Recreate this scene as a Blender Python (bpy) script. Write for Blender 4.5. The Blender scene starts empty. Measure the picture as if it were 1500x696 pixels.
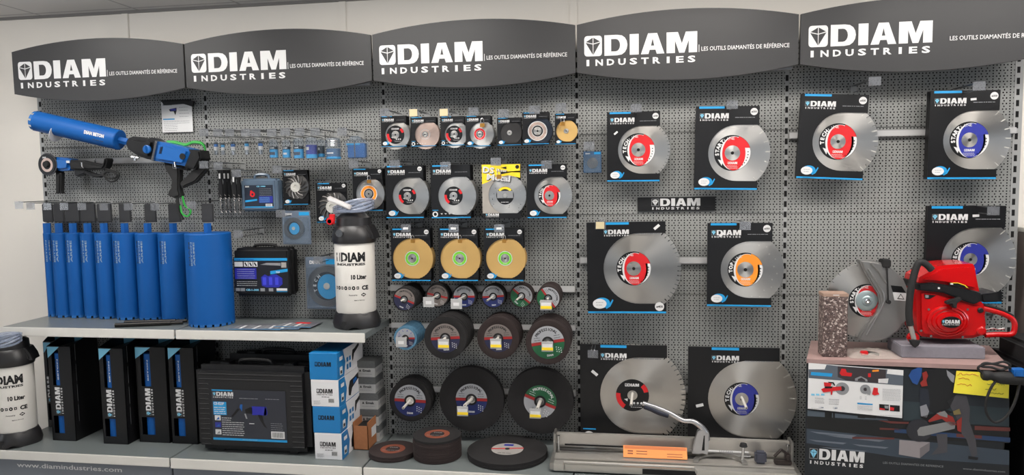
import bpy, bmesh, math, random
from math import sin, cos, pi, radians as R
from mathutils import Vector as V, Matrix as M4
random.seed(7)
S = bpy.context.scene; COL = S.collection

# ------------------------------------------------------------ camera
CP = V((3.24117, -3.68600, 1.78815)); YAW, PIT, ROL, FPX = -0.155550, -0.080640, -0.015954, 1070.30
fw = V((sin(YAW)*cos(PIT), cos(YAW)*cos(PIT), sin(PIT))); rt0 = V((cos(YAW), -sin(YAW), 0)); up0 = rt0.cross(fw)
rt = rt0*cos(ROL)+up0*sin(ROL); up = -rt0*sin(ROL)+up0*cos(ROL)
cd = bpy.data.cameras.new('camera'); cam = bpy.data.objects.new('camera', cd); COL.objects.link(cam)
cam.matrix_world = M4(((rt.x, up.x, -fw.x, CP.x), (rt.y, up.y, -fw.y, CP.y), (rt.z, up.z, -fw.z, CP.z), (0, 0, 0, 1)))
cd.sensor_fit = 'HORIZONTAL'; cd.sensor_width = 36; cd.lens = 36*FPX/1500; cd.clip_start = .02
S.camera = cam
# ------------------------------------------------------------ world, lights, exposure
w = bpy.data.worlds.new('world'); S.world = w; w.use_nodes = True
w.node_tree.nodes['Background'].inputs[0].default_value = (.80, .88, 1, 1)
w.node_tree.nodes['Background'].inputs[1].default_value = .075
def area(name, loc, sx, sy, power, col, rot=(0, 0, 0)):
    l = bpy.data.lights.new(name, 'AREA'); l.shape = 'RECTANGLE'; l.size = sx; l.size_y = sy; l.energy = power; l.color = col
    o = bpy.data.objects.new(name, l); COL.objects.link(o); o.location = loc; o.rotation_euler = rot
for k, (lx, ly, pw, c) in enumerate([(.4, -1.0, 17, (1, .97, .93)), (2.0, -1.0, 19, (1, .96, .91)), (3.5, -1.0, 21, (1, .94, .88)), (5.0, -1.0, 21, (1, .95, .9)),
                          (1.0, -3.4, 4, (1, .97, .93)), (3.2, -3.4, 4, (1, .97, .93)), (5.4, -3.4, 4, (1, .97, .93))]):
    area('ceiling_panel_light', (lx, ly, 2.715), 1.0, .3, pw, c)
for lx in (.2, 2.2, 4.2, 6.0): area('ceiling_fill_light', (lx, -1.5, 2.45), 1.2, .15, 27, (1, .97, .93), (R(180), 0, 0))  # added upward fill lights that brighten the ceiling and upper wall
area('shop_window_light', (1.0, -7.5, 1.6), 1.0, 1.8, 17, (.82, .9, 1), (R(90), 0, 0))
area('shop_window_light', (5.0, -7.5, 1.6), 1.0, 1.8, 17, (.9, .94, 1), (R(90), 0, 0))
area('side_streak_light', (8.5, -3.0, 1.6), .8, 1.5, 20, (.8, .88, 1), (R(90), 0, R(75)))  # added pair of side lights, set for streaks on the blade steel
area('side_streak_light', (-2.6, -3.2, 1.6), .8, 1.5, 20, (.9, .94, 1), (R(90), 0, R(-75)))
S.view_settings.view_transform = 'Standard'; S.view_settings.look = 'None'
S.view_settings.exposure = 0.22; S.view_settings.gamma = 1; S.view_settings.use_curve_mapping = False

# ------------------------------------------------------------ picture position -> place at a known depth
def PX(px, py, y):
    d = fw+rt*((px-750)/FPX)-up*((py-348)/FPX)
    return CP+d*((y-CP.y)/d.y)
def PZ(px, py, z):
    d = fw+rt*((px-750)/FPX)-up*((py-348)/FPX)
    return CP+d*((z-CP.z)/d.z)
def XZ(pts, y, ox=0, oy=0, s=1.0):
    out = []
    for a, b in pts:
        q = PX(ox+a/s, oy+b/s, y); out.append((q.x, q.z))
    return out

# ------------------------------------------------------------ materials
def lin(c): return tuple(((v/255)/12.92 if v/255 <= .04045 else ((v/255+.055)/1.055)**2.4) for v in c)+(1,)
MATS = {}
def mat(name, c, rough=.5, metal=0, alpha=1, spec=.5, noise=0, nscale=40, coat=0, aniso=0, bump=0, trans=0):
    if name in MATS: return MATS[name]
    m = bpy.data.materials.new(name); m.use_nodes = True; nt = m.node_tree; b = nt.nodes['Principled BSDF']; L = nt.links.new
    b.inputs['Base Color'].default_value = lin(c); b.inputs['Roughness'].default_value = rough; b.inputs['Metallic'].default_value = metal
    b.inputs['Alpha'].default_value = alpha; b.inputs['Specular IOR Level'].default_value = spec; b.inputs['Coat Weight'].default_value = coat
    b.inputs['Coat Roughness'].default_value = .12
    b.inputs['Transmission Weight'].default_value = trans
    if noise or bump:
        tc = nt.nodes.new('ShaderNodeTexCoord'); n = nt.nodes.new('ShaderNodeTexNoise'); n.inputs['Scale'].default_value = nscale; n.inputs['Detail'].default_value = 4
        L(tc.outputs['Object'], n.inputs['Vector'])
        if noise:
            mx = nt.nodes.new('ShaderNodeMix'); mx.data_type = 'RGBA'
            mx.inputs[6].default_value = lin([v*(1-noise) for v in c]); mx.inputs[7].default_value = lin([min(255, v*(1+noise)) for v in c])
            L(n.outputs['Fac'], mx.inputs[0]); L(mx.outputs[2], b.inputs['Base Color'])
        if bump:
            bp = nt.nodes.new('ShaderNodeBump'); bp.inputs['Strength'].default_value = bump; bp.inputs['Distance'].default_value = .002
            L(n.outputs['Fac'], bp.inputs['Height']); L(bp.outputs['Normal'], b.inputs['Normal'])
    if aniso:
        b.inputs['Anisotropic'].default_value = aniso
        t = nt.nodes.new('ShaderNodeTangent'); t.direction_type = 'RADIAL'; t.axis = 'Y'; b.inputs['Anisotropic Rotation'].default_value = .25; L(t.outputs[0], b.inputs['Tangent'])
    MATS[name] = m; return m
BLACK = mat('black_card', (14, 14, 16), .36, spec=.4, noise=.12, nscale=6)
BLACKP = mat('black_plastic', (15, 15, 17), .45, spec=.4)
RUB = mat('black_rubber', (20, 20, 21), .7)
DARK = mat('dark_void', (6, 6, 7), .9)
WHITE = mat('white_print', (204, 204, 204), .5)
GREYP = mat('grey_print', (130, 132, 135), .5)
CYAN = mat('cyan_print', (26, 142, 200), .45)
CYANL = mat('pale_cyan_print', (120, 190, 220), .45)
RED = mat('red_print', (196, 24, 30), .4)
NAVY = mat('navy_print', (38, 46, 140), .4)
ORANGE = mat('orange_print', (232, 140, 40), .4)
GREEN = mat('green_print', (20, 84, 50), .45)
LIME = mat('lime_print', (110, 190, 50), .4)
YEL = mat('yellow_print', (238, 205, 40), .45)
STEEL = mat('blade_steel', (188, 185, 180), .32, 1, aniso=.88)
STEELD = mat('blade_steel_dark', (120, 118, 116), .34, 1, aniso=.8)
SEGM = mat('blade_segment', (205, 203, 196), .5, .6)
CHROME = mat('bright_metal', (205, 205, 205), .22, 1)
ALU = mat('brushed_aluminium', (186, 182, 176), .34, .7)
WIRE = mat('hook_wire', (120, 122, 125), .35, .9)
GOLD = mat('gold_coating', (206, 168, 104), .42, .45, aniso=.4)
COPP = mat('copper_segment', (196, 172, 160), .35, .85, aniso=.6)
BRASS = mat('brass', (190, 140, 70), .35, .9)
BLUE = mat('tool_blue_paint', (8, 80, 150), .5, spec=.3)
BLUED = mat('tool_blue_plastic', (12, 88, 160), .42)
SAWRED = mat('saw_red_plastic', (190, 8, 12), .22, coat=.4)
ABR = mat('abrasive_black', (20, 18, 19), .85, noise=.25, nscale=220, bump=.4)
ABRB = mat('abrasive_brown', (38, 27, 26), .85, noise=.25, nscale=220, bump=.4)
ABRN = mat('flap_blue', (70, 110, 135), .8, noise=.3, nscale=150, bump=.5)
SHELF = mat('shelf_grey_enamel', (102, 108, 108), .32, noise=.03, nscale=3)
EDGE = mat('shelf_edge_white', (208, 206, 200), .35)
PGREY = mat('upright_grey', (150, 151, 150), .45)
SIGN = mat('sign_grey', (58, 58, 59), .36, spec=.25, noise=.03, nscale=2)
SIGNL = mat('sign_silver_lettering', (212, 212, 212), .28, .1)
PLAST = mat('sprayer_white_plastic', (214, 211, 205), .35)
PAPER = mat('white_paper', (214, 214, 214), .6)
CARTON = mat('brown_cardboard', (160, 104, 66), .75, noise=.06, nscale=60)
def clear(name, c, tf=.6, rough=.12):
    m = bpy.data.materials.new(name); m.use_nodes = True; nt = m.node_tree; nt.nodes.clear()
    o = nt.nodes.new('ShaderNodeOutputMaterial'); t = nt.nodes.new('ShaderNodeBsdfTransparent'); p = nt.nodes.new('ShaderNodeBsdfPrincipled'); x = nt.nodes.new('ShaderNodeMixShader')
    t.inputs[0].default_value = (1, 1, 1, 1); p.inputs['Base Color'].default_value = lin(c); p.inputs['Roughness'].default_value = rough
    x.inputs[0].default_value = 1-tf; nt.links.new(t.outputs[0], x.inputs[1]); nt.links.new(p.outputs[0], x.inputs[2]); nt.links.new(x.outputs[0], o.inputs[0])
    MATS[name] = m; return m
TAG = clear('clear_tag_plastic', (120, 123, 128), .55)
FILM = clear('clear_blister', (120, 135, 150), .78)
FILMB = clear('blue_tinted_blister', (70, 105, 150), .35)
HOSE = clear('clear_hose', (150, 160, 180), .5)
BAG = clear('clear_bag', (200, 192, 184), .6)
SMOKE = clear('smoky_case_plastic', (95, 112, 130), .15)

def pegmat():
    m = bpy.data.materials.new('perforated_grey_steel'); m.use_nodes = True; nt = m.node_tree; b = nt.nodes['Principled BSDF']; L = nt.links.new
    tc = nt.nodes.new('ShaderNodeTexCoord'); sp = nt.nodes.new('ShaderNodeSeparateXYZ'); L(tc.outputs['Object'], sp.inputs[0])
    def mth(op, a, bb=None, c=None):
        n = nt.nodes.new('ShaderNodeMath'); n.operation = op
        for i, v in enumerate((a, bb, c)):
            if v is None: continue
            if isinstance(v, (int, float)): n.inputs[i].default_value = v
            else: L(v, n.inputs[i])
        return n.outputs[0]
    def cell(px_, offx, offz):
        u = mth('WRAP', mth('ADD', sp.outputs[0], offx), px_/2, -px_/2); v = mth('WRAP', mth('ADD', sp.outputs[2], offz), .0125, -.0125)
        return mth('SQRT', mth('ADD', mth('MULTIPLY', u, u), mth('MULTIPLY', v, v)))
    d = mth('MINIMUM', cell(.015, 0, .00625), cell(.025, 0, .01875))
    msk = mth('LESS_THAN', d, .0032)
    mx = nt.nodes.new('ShaderNodeMix'); mx.data_type = 'RGBA'; mx.inputs[6].default_value = lin((134, 135, 133)); mx.inputs[7].default_value = lin((14, 14, 15))
    L(msk, mx.inputs[0]); L(mx.outputs[2], b.inputs['Base Color']); b.inputs['Roughness'].default_value = .42
    L(mth('SUBTRACT', .5, mth('MULTIPLY', msk, .5)), b.inputs['Specular IOR Level'])
    return m
PEG = pegmat()

# ------------------------------------------------------------ mesh builder
TXT = {}
def text_mesh(s, bold=0.0):
    k = (s, bold)
    if k not in TXT:
        c = bpy.data.curves.new('t', 'FONT'); c.body = s; c.size = 1; c.offset = bold; c.resolution_u = 2
        o = bpy.data.objects.new('t', c); me = o.to_mesh()
        vs = [tuple(v.co[:2]) for v in me.vertices]; fs = [tuple(p.vertices) for p in me.polygons]
        o.to_mesh_clear(); bpy.data.objects.remove(o); bpy.data.curves.remove(c); TXT[k] = (vs, fs)
    return TXT[k]
def tw(s, bold=0.0):
    vs, _ = text_mesh(s, bold)
    return (min(v[0] for v in vs), max(v[0] for v in vs)) if vs else (0, .3)
def smooth(pts, n=6, closed=False):
    P = [V(p) for p in pts]; out = []; N = len(P)
    for i in range(N if closed else N-1):
        a = P[(i-1) % N] if (closed or i > 0) else P[0]; b = P[i]; c = P[(i+1) % N]; d = P[(i+2) % N] if (closed or i < N-2) else P[-1]
        for k in range(n):
            t = k/n; out.append(.5*((2*b)+(c-a)*t+(2*a-5*b+4*c-d)*t*t+(3*b-a-3*c+d)*t**3))
    if not closed: out.append(P[-1])
    return out
class MB:
    def __init__(s): s.v = []; s.f = []; s.mi = []; s.mats = []
    def m(s, mt):
        if mt not in s.mats: s.mats.append(mt)
        return s.mats.index(mt)
    def add(s, vs, fs, mt, X=None):
        n = len(s.v); s.v += [tuple(X @ V(v)) if X else tuple(v) for v in vs]; i = s.m(mt)
        for f in fs: s.f.append(tuple(n+k for k in f)); s.mi.append(i)
        return s
    def bm(s, b, mt, X=None):
        b.verts.index_update(); s.add([v.co[:] for v in b.verts], [[v.index for v in f.verts] for f in b.faces], mt, X); b.free(); return s
    def box(s, mt, a, c, bev=0, X=None, seg=2):
        b = bmesh.new(); bmesh.ops.create_cube(b, size=1)
        for v in b.verts: v.co = V(((a[i]+c[i])/2+v.co[i]*(c[i]-a[i]) for i in range(3)))
        if bev: bmesh.ops.bevel(b, geom=b.edges[:], offset=bev, segments=seg, affect='EDGES', clamp_overlap=True)
        return s.bm(b, mt, X)
    def prism(s, mt, pts, y0, y1, bev=0, X=None, seg=2):
        """outline in (x,z), extruded from y0 (front) to y1 (back)"""
        b = bmesh.new(); vs = [b.verts.new((x, y0, z)) for x, z in pts]; f = b.faces.new(vs)
        r = bmesh.ops.extrude_face_region(b, geom=[f])
        for g in r['geom']:
            if isinstance(g, bmesh.types.BMVert): g.co.y = y1
        bmesh.ops.recalc_face_normals(b, faces=b.faces[:])
        if bev:
            ed = [e for e in b.edges if abs(e.verts[0].co.y-e.verts[1].co.y) < 1e-6 and abs(e.verts[0].co.y-y0) < 1e-6]
            bmesh.ops.bevel(b, geom=ed, offset=bev, segments=seg, affect='EDGES', clamp_overlap=True)
        return s.bm(b, mt, X)
    def flat(s, mt, pts, y, X=None):
        return s.add([(x, y, z) for x, z in pts], [list(range(len(pts)))], mt, X)
    def rect(s, mt, x0, x1, z0, z1, y, X=None): return s.flat(mt, [(x0, z0), (x1, z0), (x1, z1), (x0, z1)], y, X)
    def disc(s, mt, cx, cz, r, y, rz=None, n=40, X=None):
        rz = rz or r; return s.flat(mt, [(cx+r*cos(2*pi*k/n), cz+rz*sin(2*pi*k/n)) for k in range(n)], y, X)
    def arc(s, mt, cx, cz, r0, r1, a0, a1, y, n=24, X=None):
        vs = []; fs = []
        for k in range(n+1):
            a = R(a0+(a1-a0)*k/n); vs += [(cx+r0*cos(a), y, cz+r0*sin(a)), (cx+r1*cos(a), y, cz+r1*sin(a))]
        for k in range(n): fs.append((2*k, 2*k+1, 2*k+3, 2*k+2))
        return s.add(vs, fs, mt, X)
    def lathe(s, mt, prof, o=(0, 0, 0), axis='Z', n=40, X=None, a0=0, a1=360):
        """prof = [(radius, height)]"""
        vs = []; fs = []; full = (a1-a0) >= 360; cnt = n if full else n+1
        for r, h in prof:
            for k in range(cnt):
                a = R(a0)+R(a1-a0)*k/n; c, d = r*cos(a), r*sin(a)
                p = (c, d, h) if axis == 'Z' else (c, -h, d) if axis == 'Y' else (h, c, d)
                vs.append((p[0]+o[0], p[1]+o[1], p[2]+o[2]))
        for i in range(len(prof)-1):
            for k in range(n):
                k2 = (k+1) % cnt if full else k+1
                fs.append((i*cnt+k, i*cnt+k2, (i+1)*cnt+k2, (i+1)*cnt+k))
        if full and prof[0][0] > 1e-6: fs.append(tuple(range(cnt))[::-1])
        if full and prof[-1][0] > 1e-6: fs.append(tuple((len(prof)-1)*cnt+k for k in range(cnt)))
        return s.add(vs, fs, mt, X)
    def tube(s, mt, pts, r, n=8, X=None, closed=False):
        P = [V(p) for p in pts]; N = len(P); vs = []; fs = []; prev = None
        for i, p in enumerate(P):
            a = P[(i-1) % N] if (closed or i) else P[0]; c = P[(i+1) % N] if (closed or i < N-1) else P[-1]
            t = (c-a).normalized() if (c-a).length > 1e-9 else V((0, 0, 1))
            if prev is None: u = t.orthogonal().normalized()
            else:
                u = prev-t*prev.dot(t); u = u.normalized() if u.length > 1e-6 else t.orthogonal().normalized()
            prev = u; w_ = t.cross(u); rr = r[i] if isinstance(r, (list, tuple)) else r
            for k in range(n): q = p+(u*cos(2*pi*k/n)+w_*sin(2*pi*k/n))*rr; vs.append(q[:])
        for i in range(N if closed else N-1):
            j = (i+1) % N
            for k in range(n): fs.append((i*n+k, i*n+(k+1) % n, j*n+(k+1) % n, j*n+k))
        if not closed: fs.append(tuple(range(n))[::-1]); fs.append(tuple((N-1)*n+k for k in range(n)))
        return s.add(vs, fs, mt, X)
    def text(s, mt, t, x, z, h, y, w=None, bold=0.02, X=None, anchor='l', sx=1.0):
        """h = cap height; w = forced width"""
        vs, fs = text_mesh(t, bold)
        if not vs: return s
        a, b = tw(t, bold); k = h/.70; kx = (w/(b-a)) if w else k*sx; W = (b-a)*kx
        x0 = x-(0 if anchor == 'l' else W/2 if anchor == 'c' else W)
        return s.add([(x0+(vx-a)*kx, y, z+vz*k) for vx, vz in vs], fs, mt, X)
    def arctext(s, mt, t, cx, cz, r, a0, a1, h, y, bold=.03):
        n = len(t)
        for i, ch in enumerate(t):
            if ch == ' ': continue
            a = R(a0+(a1-a0)*i/max(1, n-1)); vs, fs = text_mesh(ch, bold); lo, hi = tw(ch, bold); k = h/.70
            c, d = cos(a-pi/2), sin(a-pi/2)
            s.add([(cx+r*cos(a)+((vx-(lo+hi)/2)*k)*c-(vz*k)*d, y, cz+r*sin(a)+((vx-(lo+hi)/2)*k)*d+(vz*k)*c) for vx, vz in vs], fs, mt)
        return s
    def words(s, mt, x0, x1, z, h, y, seed=1, X=None):
        rd = random.Random(seed); x = x0
        while x < x1-h:
            l = rd.uniform(1.2, 4)*h; e = min(x+l, x1); s.rect(mt, x, e, z, z+h*.55, y, X); x = e+h*.5
        return s
    def build(s, name, parent=None, sharp=32, org=None):
        me = bpy.data.meshes.new(name); L = V(parent['_w']) if parent is not None else (V(org) if org else V((0, 0, 0)))
        me.from_pydata([(v[0]-L.x, v[1]-L.y, v[2]-L.z) for v in s.v], [], s.f)
        for m_ in s.mats: me.materials.append(m_)
        me.polygons.foreach_set('material_index', s.mi); me.polygons.foreach_set('use_smooth', [True]*len(s.f)); me.update()
        me.set_sharp_from_angle(angle=R(sharp))
        o = bpy.data.objects.new(name, me); COL.objects.link(o)
        if parent is not None: o.parent = parent; o['_w'] = parent['_w']
        elif org: o.location = org
        return o
def thing(name, label, cat, loc, rot=(0, 0, 0), group=None):
    o = bpy.data.objects.new(name, None); o.empty_display_size = .02; COL.objects.link(o); o.location = loc; o.rotation_euler = rot
    o['_w'] = tuple(loc); o['label'] = label; o['category'] = cat
    if group: o['group'] = group
    return o
def tag(o, label, cat, group=None):
    o['label'] = label; o['category'] = cat
    if group: o['group'] = group
    return o
def struct(o): o['kind'] = 'structure'; return o
def dup(root, loc, label=None, group=None, rot=None):
    r = root.copy(); COL.objects.link(r); r.location = loc
    if label: r['label'] = label
    if group: r['group'] = group
    if rot: r.rotation_euler = rot
    def kids(a, b):
        for ch in [c for c in COL.objects if c.parent == a]:
            c = ch.copy(); COL.objects.link(c); c.parent = b; kids(ch, c)
    kids(root, r); return r

# ------------------------------------------------------------ the maker's lettering
def ring2(mb, mt, outer, inner, y, X):
    n = len(outer); vs = [(a, y, b) for a, b in outer]+[(a, y, b) for a, b in inner]
    mb.add(vs, [(i, (i+1) % n, n+(i+1) % n, n+i) for i in range(n)], mt, X)
def logo(mb, x, z, w_, y, h=None, mt=WHITE, icon='white', bg=BLACK, sub=True, X0=None, iconm=None):
    """DIAM with its boxed gem; x,z = lower left of the big letters, w_ = whole width"""
    k = w_/6.27; kz = (h if h else k*1.12); X = M4(((k, 0, 0, x), (0, 1, 0, 0), (0, 0, kz, z), (0, 0, 0, 1)))
    if X0: X = X0 @ X
    e = .0004
    # gem box
    if icon == 'white':
        rr = .16; pts = []
        for cx, cz, a in ((1.0-rr, rr, -90), (1.0-rr, 1-rr, 0), (rr, 1-rr, 90), (rr, rr, 180)):
            pts += [(cx+rr*cos(R(a+t)), cz+rr*sin(R(a+t))) for t in (0, 30, 60, 90)]
        mb.flat(mt, pts, y, X); g = bg
    else:
        g = iconm or CYANL; mb.rect(GREYP, .02, .98, .02, .98, y, X); mb.rect(bg, .08, .92, .08, .92, y-e*.5, X)
    for t in ([(.08, .67), (.48, .58), (.488, .07)], [(.92, .67), (.52, .58), (.512, .07)], [(.10, .71), (.48, .91), (.48, .62)], [(.90, .71), (.52, .91), (.52, .62)]):
        mb.flat(g, t, y-e, X)
    # D
    o = [(1.14, 0), (1.14, .5), (1.14, 1), (1.85, 1)]; i = [(1.52, .2), (1.52, .5), (1.52, .8), (1.78, .8)]
    for t in range(1, 8):
        a = R(90-180*t/8); o.append((1.85+.58*cos(a)**.8 if cos(a) > 0 else 1.85, .5+.5*sin(a))); i.append((1.78+.24*cos(a) if cos(a) > 0 else 1.78, .5+.3*sin(a)))
    o += [(1.85, 0)]; i += [(1.78, .2)]
    ring2(mb, mt, o, i, y, X)
    mb.rect(mt, 2.56, 3.06, 0, 1, y, X)
    A = 3.18
    mb.flat(mt, [(A, 0), (A+.42, 0), (A+.49, .2), (A+.56, .4), (A+.65, .75), (A+.65, 1), (A+.40, 1)], y, X)
    mb.flat(mt, [(A+.88, 0), (A+1.30, 0), (A+.90, 1), (A+.65, 1), (A+.65, .75), (A+.74, .4), (A+.81, .2)], y, X)
    mb.flat(mt, [(A+.49, .2), (A+.81, .2), (A+.74, .4), (A+.56, .4)], y, X)
    B = 4.6
    for q in ([(0, 0), (.46, 0), (.46, .60), (.15, 1), (0, 1)], [(.46, .60), (.69, 0), (.98, 0), (1.21, .60), (1.05, 1), (.835, .45), (.62, 1), (.15, 1)], [(1.21, .60), (1.21, 0), (1.67, 0), (1.67, 1), (1.05, 1)]):
        mb.flat(mt, [(B+a, b) for a, b in q], y, X)
    if sub:
        for n_, ch in enumerate('INDUSTRIES'):
            vs, fs = text_mesh(ch, .035); lo, hi = tw(ch, .035); wd = .16 if ch == 'I' else .42; kx = wd/(hi-lo); cx = .08+n_*(6.27-.5)/9+.12
            mb.add([(cx-wd/2+(vx-lo)*kx, y, -.46+vz*.30/.72) for vx, vz in vs], fs, mt, X)

# ============================================================ THE SETTING
def ceilmat():
    m = mat('ceiling_tiles', (190, 190, 190), .8); nt = m.node_tree; L = nt.links.new; b = nt.nodes['Principled BSDF']
    tc = nt.nodes.new('ShaderNodeTexCoord'); br = nt.nodes.new('ShaderNodeTexBrick'); br.offset = 0; br.inputs['Scale'].default_value = 1
    br.inputs['Brick Width'].default_value = .6; br.inputs['Row Height'].default_value = .6; br.inputs['Mortar Size'].default_value = .008
    br.inputs['Color1'].default_value = br.inputs['Color2'].default_value = lin((190, 189, 188)); br.inputs['Mortar'].default_value = lin((150, 150, 150))
    L(tc.outputs['Object'], br.inputs[0]); L(br.outputs[0], b.inputs['Base Color']); return m
WALL = mat('painted_wall', (224, 219, 211), .6, noise=.015, nscale=1.5)
b = MB().box(mat('shop_floor', (176, 172, 166), .5, noise=.08, nscale=4), (-3, -9, .1), (8, .3, .2)); struct(b.build('floor'))
b = MB().box(ceilmat(), (-3, -9, 2.742), (8, .3, 2.82)); struct(b.build('ceiling'))
b = MB().box(WALL, (-3, .06, .2), (8, .2, 2.742)); struct(b.build('wall_back'))
for n_, px in enumerate((183, 502, 840)):
    x = PX(px, 30, .055).x; b = MB().box(WALL, (x-.02, .052, .2), (x+.02, .06, 2.742), .003); struct(b.build('trim_%d' % (n_+1)))
b = MB().box(mat('grey_trim', (110, 108, 106), .5), (-3, .045, 2.728), (8, .06, 2.742)); struct(b.build('trim_4'))

# ---- gondola
ORD = ['leftmost', 'second from left', 'middle', 'fourth from left', 'rightmost']
HOLD = ['with core bits and coring drill', 'behind blister packs and drill cases', 'behind grinding discs and gold blades', 'behind red and orange labelled blades', 'behind the red power cutter']
for i in range(5):
    t = thing('shelving_bay', 'perforated steel back of the %s bay, %s' % (ORD[i], HOLD[i]), 'display panel', (i, 0, .4))
    z = .0
    for k, (z0, z1) in enumerate([(.2, .4), (.4, .8), (.8, 1.2), (1.2, 1.6), (1.6, 2.0), (2.0, 2.42)]):
        b = MB().box(PEG, (i+.009, 0, z0+.0012), (i+.991, .012, z1-.0012), .0012, seg=1); b.build('back_panel', t)
    b = MB().box(DARK, (i+.012, .014, .2), (i+.988, .03, 2.41)); b.build('dark_gap_backing', t)  # added dark sheet, stands in for the shade in the panel gaps
UL = ['at the far left beside the bare wall', 'between the core bits and the blister packs', 'between the sprayer and the grinding discs', 'between the grinding discs and the red labelled blades', 'between the orange labelled blade and the power cutter', 'at the far right beside the blue labelled blades']
for i in range(6):
    b = MB()
    b.box(PGREY, (i-.0085, .001, .2), (i+.0085, .04, 2.42)) if 0 < i < 5 else b.box(PGREY, (i-(.018 if i == 0 else .009), -.001, .2), (i+(.018 if i == 5 else .009)+(.01 if i == 5 else 0), .04, 2.42), .001)
    z = .23
    xo = .006 if i == 5 else 0
    yf = .001 if 0 < i < 5 else -.001
    while z < 2.39:
        b.box(DARK, (i+xo-.0065, yf-.0006, z), (i+xo+.0065, yf+.004, z+.028)); z += .05
    tag(b.build('slotted_upright', org=(i, 0, .2)), 'slotted grey steel upright %s' % UL[i], 'upright')

# ---- header signs
for i in range(5):
    x0, x1 = i+.016, i+1.008
    t = thing('header_sign', 'dark grey curved header board with white lettering, %s of the five' % (ORD[i] if i else 'leftmost'), 'sign', ((x0+x1)/2, -.19, 2.22))
    n = 20; top = []; bot = []
    for k in range(n+1):
        u = k/n; bl = .05*(1-(2*u-1)**2); top.append((x0+(x1-x0)*u, 2.500+bl)); bot.append((x0+(x1-x0)*u, 2.279-bl))
    b = MB(); b.prism(SIGN, bot+top[::-1], -.19, -.172, .0012)
    yy = -.1906
    logo(b, x0+.034, 2.352, .515, yy, h=.094, mt=SIGNL, bg=SIGN)
    if i < 4: b.rect(SIGNL, x0+.556, x0+.5585, 2.352, 2.385, yy)
    b.text(SIGNL, 'LES OUTILS DIAMANTÉS DE RÉFÉRENCE', x0+(.568 if i < 4 else .62), 2.357, .0185, yy, w=.385 if i < 4 else .40, bold=.008)
    b.build('sign_board', t)
    for xx in (x0+.1, x1-.12):
        MB().box(PGREY, (xx, -.172, 2.36), (xx+.02, 0, 2.39), .002).build('bracket', t)
    MB().box(mat('housing_grey', (120, 122, 126), .4), (x0+.1, -.168, 2.262 if i in (1, 3) else 2.29), (x1-.02, -.13, 2.33), .003).build('light_housing', t)

# ---- shelves
SG = 'shelf boards of the display'
def shelf(i, z, yf, label, th=.03, eh=.045):
    t = thing('shelf', label, 'shelf', (i+.5, yf/2, z-.04))
    MB().box(SHELF, (i+.003, yf+.008, z-th), (i+.997, -.002, z), .002).build('board', t)
    MB().box(EDGE, (i+.003, yf, z-eh), (i+.997, yf+.008, z+.002), .003).build('front_edge', t)
shelf(0, 1.055, -.375, 'grey upper shelf board under the row of blue core bits')
shelf(1, 1.055, -.375, 'grey upper shelf board under the leaflets and white sprayer')
shelf(0, .43, -.47, 'grey bottom shelf board under the black core bit cartons')
shelf(1, .43, -.47, 'grey bottom shelf board under the black carrying case and blue boxes', eh=.05)
shelf(2, .43, -.47, 'grey bottom shelf board under the flat lying grinding discs')
shelf(3, .43, -.47, 'grey bottom shelf board under the tile cutter')
PL = mat('plinth_grey', (110, 116, 124), .5)
for i in range(4):
    b = MB().box(PL, (i+.004, -.45, .2), (i+.996, -.43, .385), .002)
    if i == 0: b.text(WHITE, 'www.diamindustries.com', i+.12, .352-.012, .024, -.4506, w=.60, bold=.01)
    tag(b.build('plinth_panel', org=(i+.5, -.44, .2)), ['blue grey plinth panel with a white web address, far left', 'blue grey plinth panel below the carrying case', 'blue grey plinth panel below the flat grinding discs', 'blue grey plinth panel below the tile cutter'][i], 'panel')

# ---- hanging rails
def rail(x0, x1, pya, pyb, px, label, y0=-.028):
    za = PX(px, pya, y0).z; zb = PX(px, pyb, y0).z
    t = thing('hanging_rail', label, 'rail', ((x0+x1)/2, 0, zb))
    MB().box(EDGE if 0 else mat('rail_grey', (176, 176, 176), .35), (x0, y0, zb), (x1, y0+.012, za), .002).build('bar', t)
    for x in (x0, x1-.012): MB().box(PGREY, (x, y0+.012, zb), (x+.012, 0, za)).build('end_bracket', t)
rail(.02, .98, 231, 239, 200, 'pale grey rail behind the angle grinder and coring drill')
rail(2.015, 2.985, 418, 426.5, 600, 'pale grey rail behind the upper row of small grinding discs')
rail(2.015, 2.985, 473.5, 481, 600, 'pale grey rail behind the row of larger grinding discs')
rail(2.015, 2.985, 570, 578, 740, 'pale grey rail behind the two biggest black discs')
rail(3.012, 3.985, 377.5, 386.5, 1000, 'pale grey rail behind the red and orange labelled blades')
rail(3.012, 3.985, 567, 575, 1005, 'pale grey rail between the two largest saw blades')
rail(4.01, 4.995, 190.5, 199.5, 1320, 'pale grey rail behind the two upper blades of the right bay')

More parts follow.
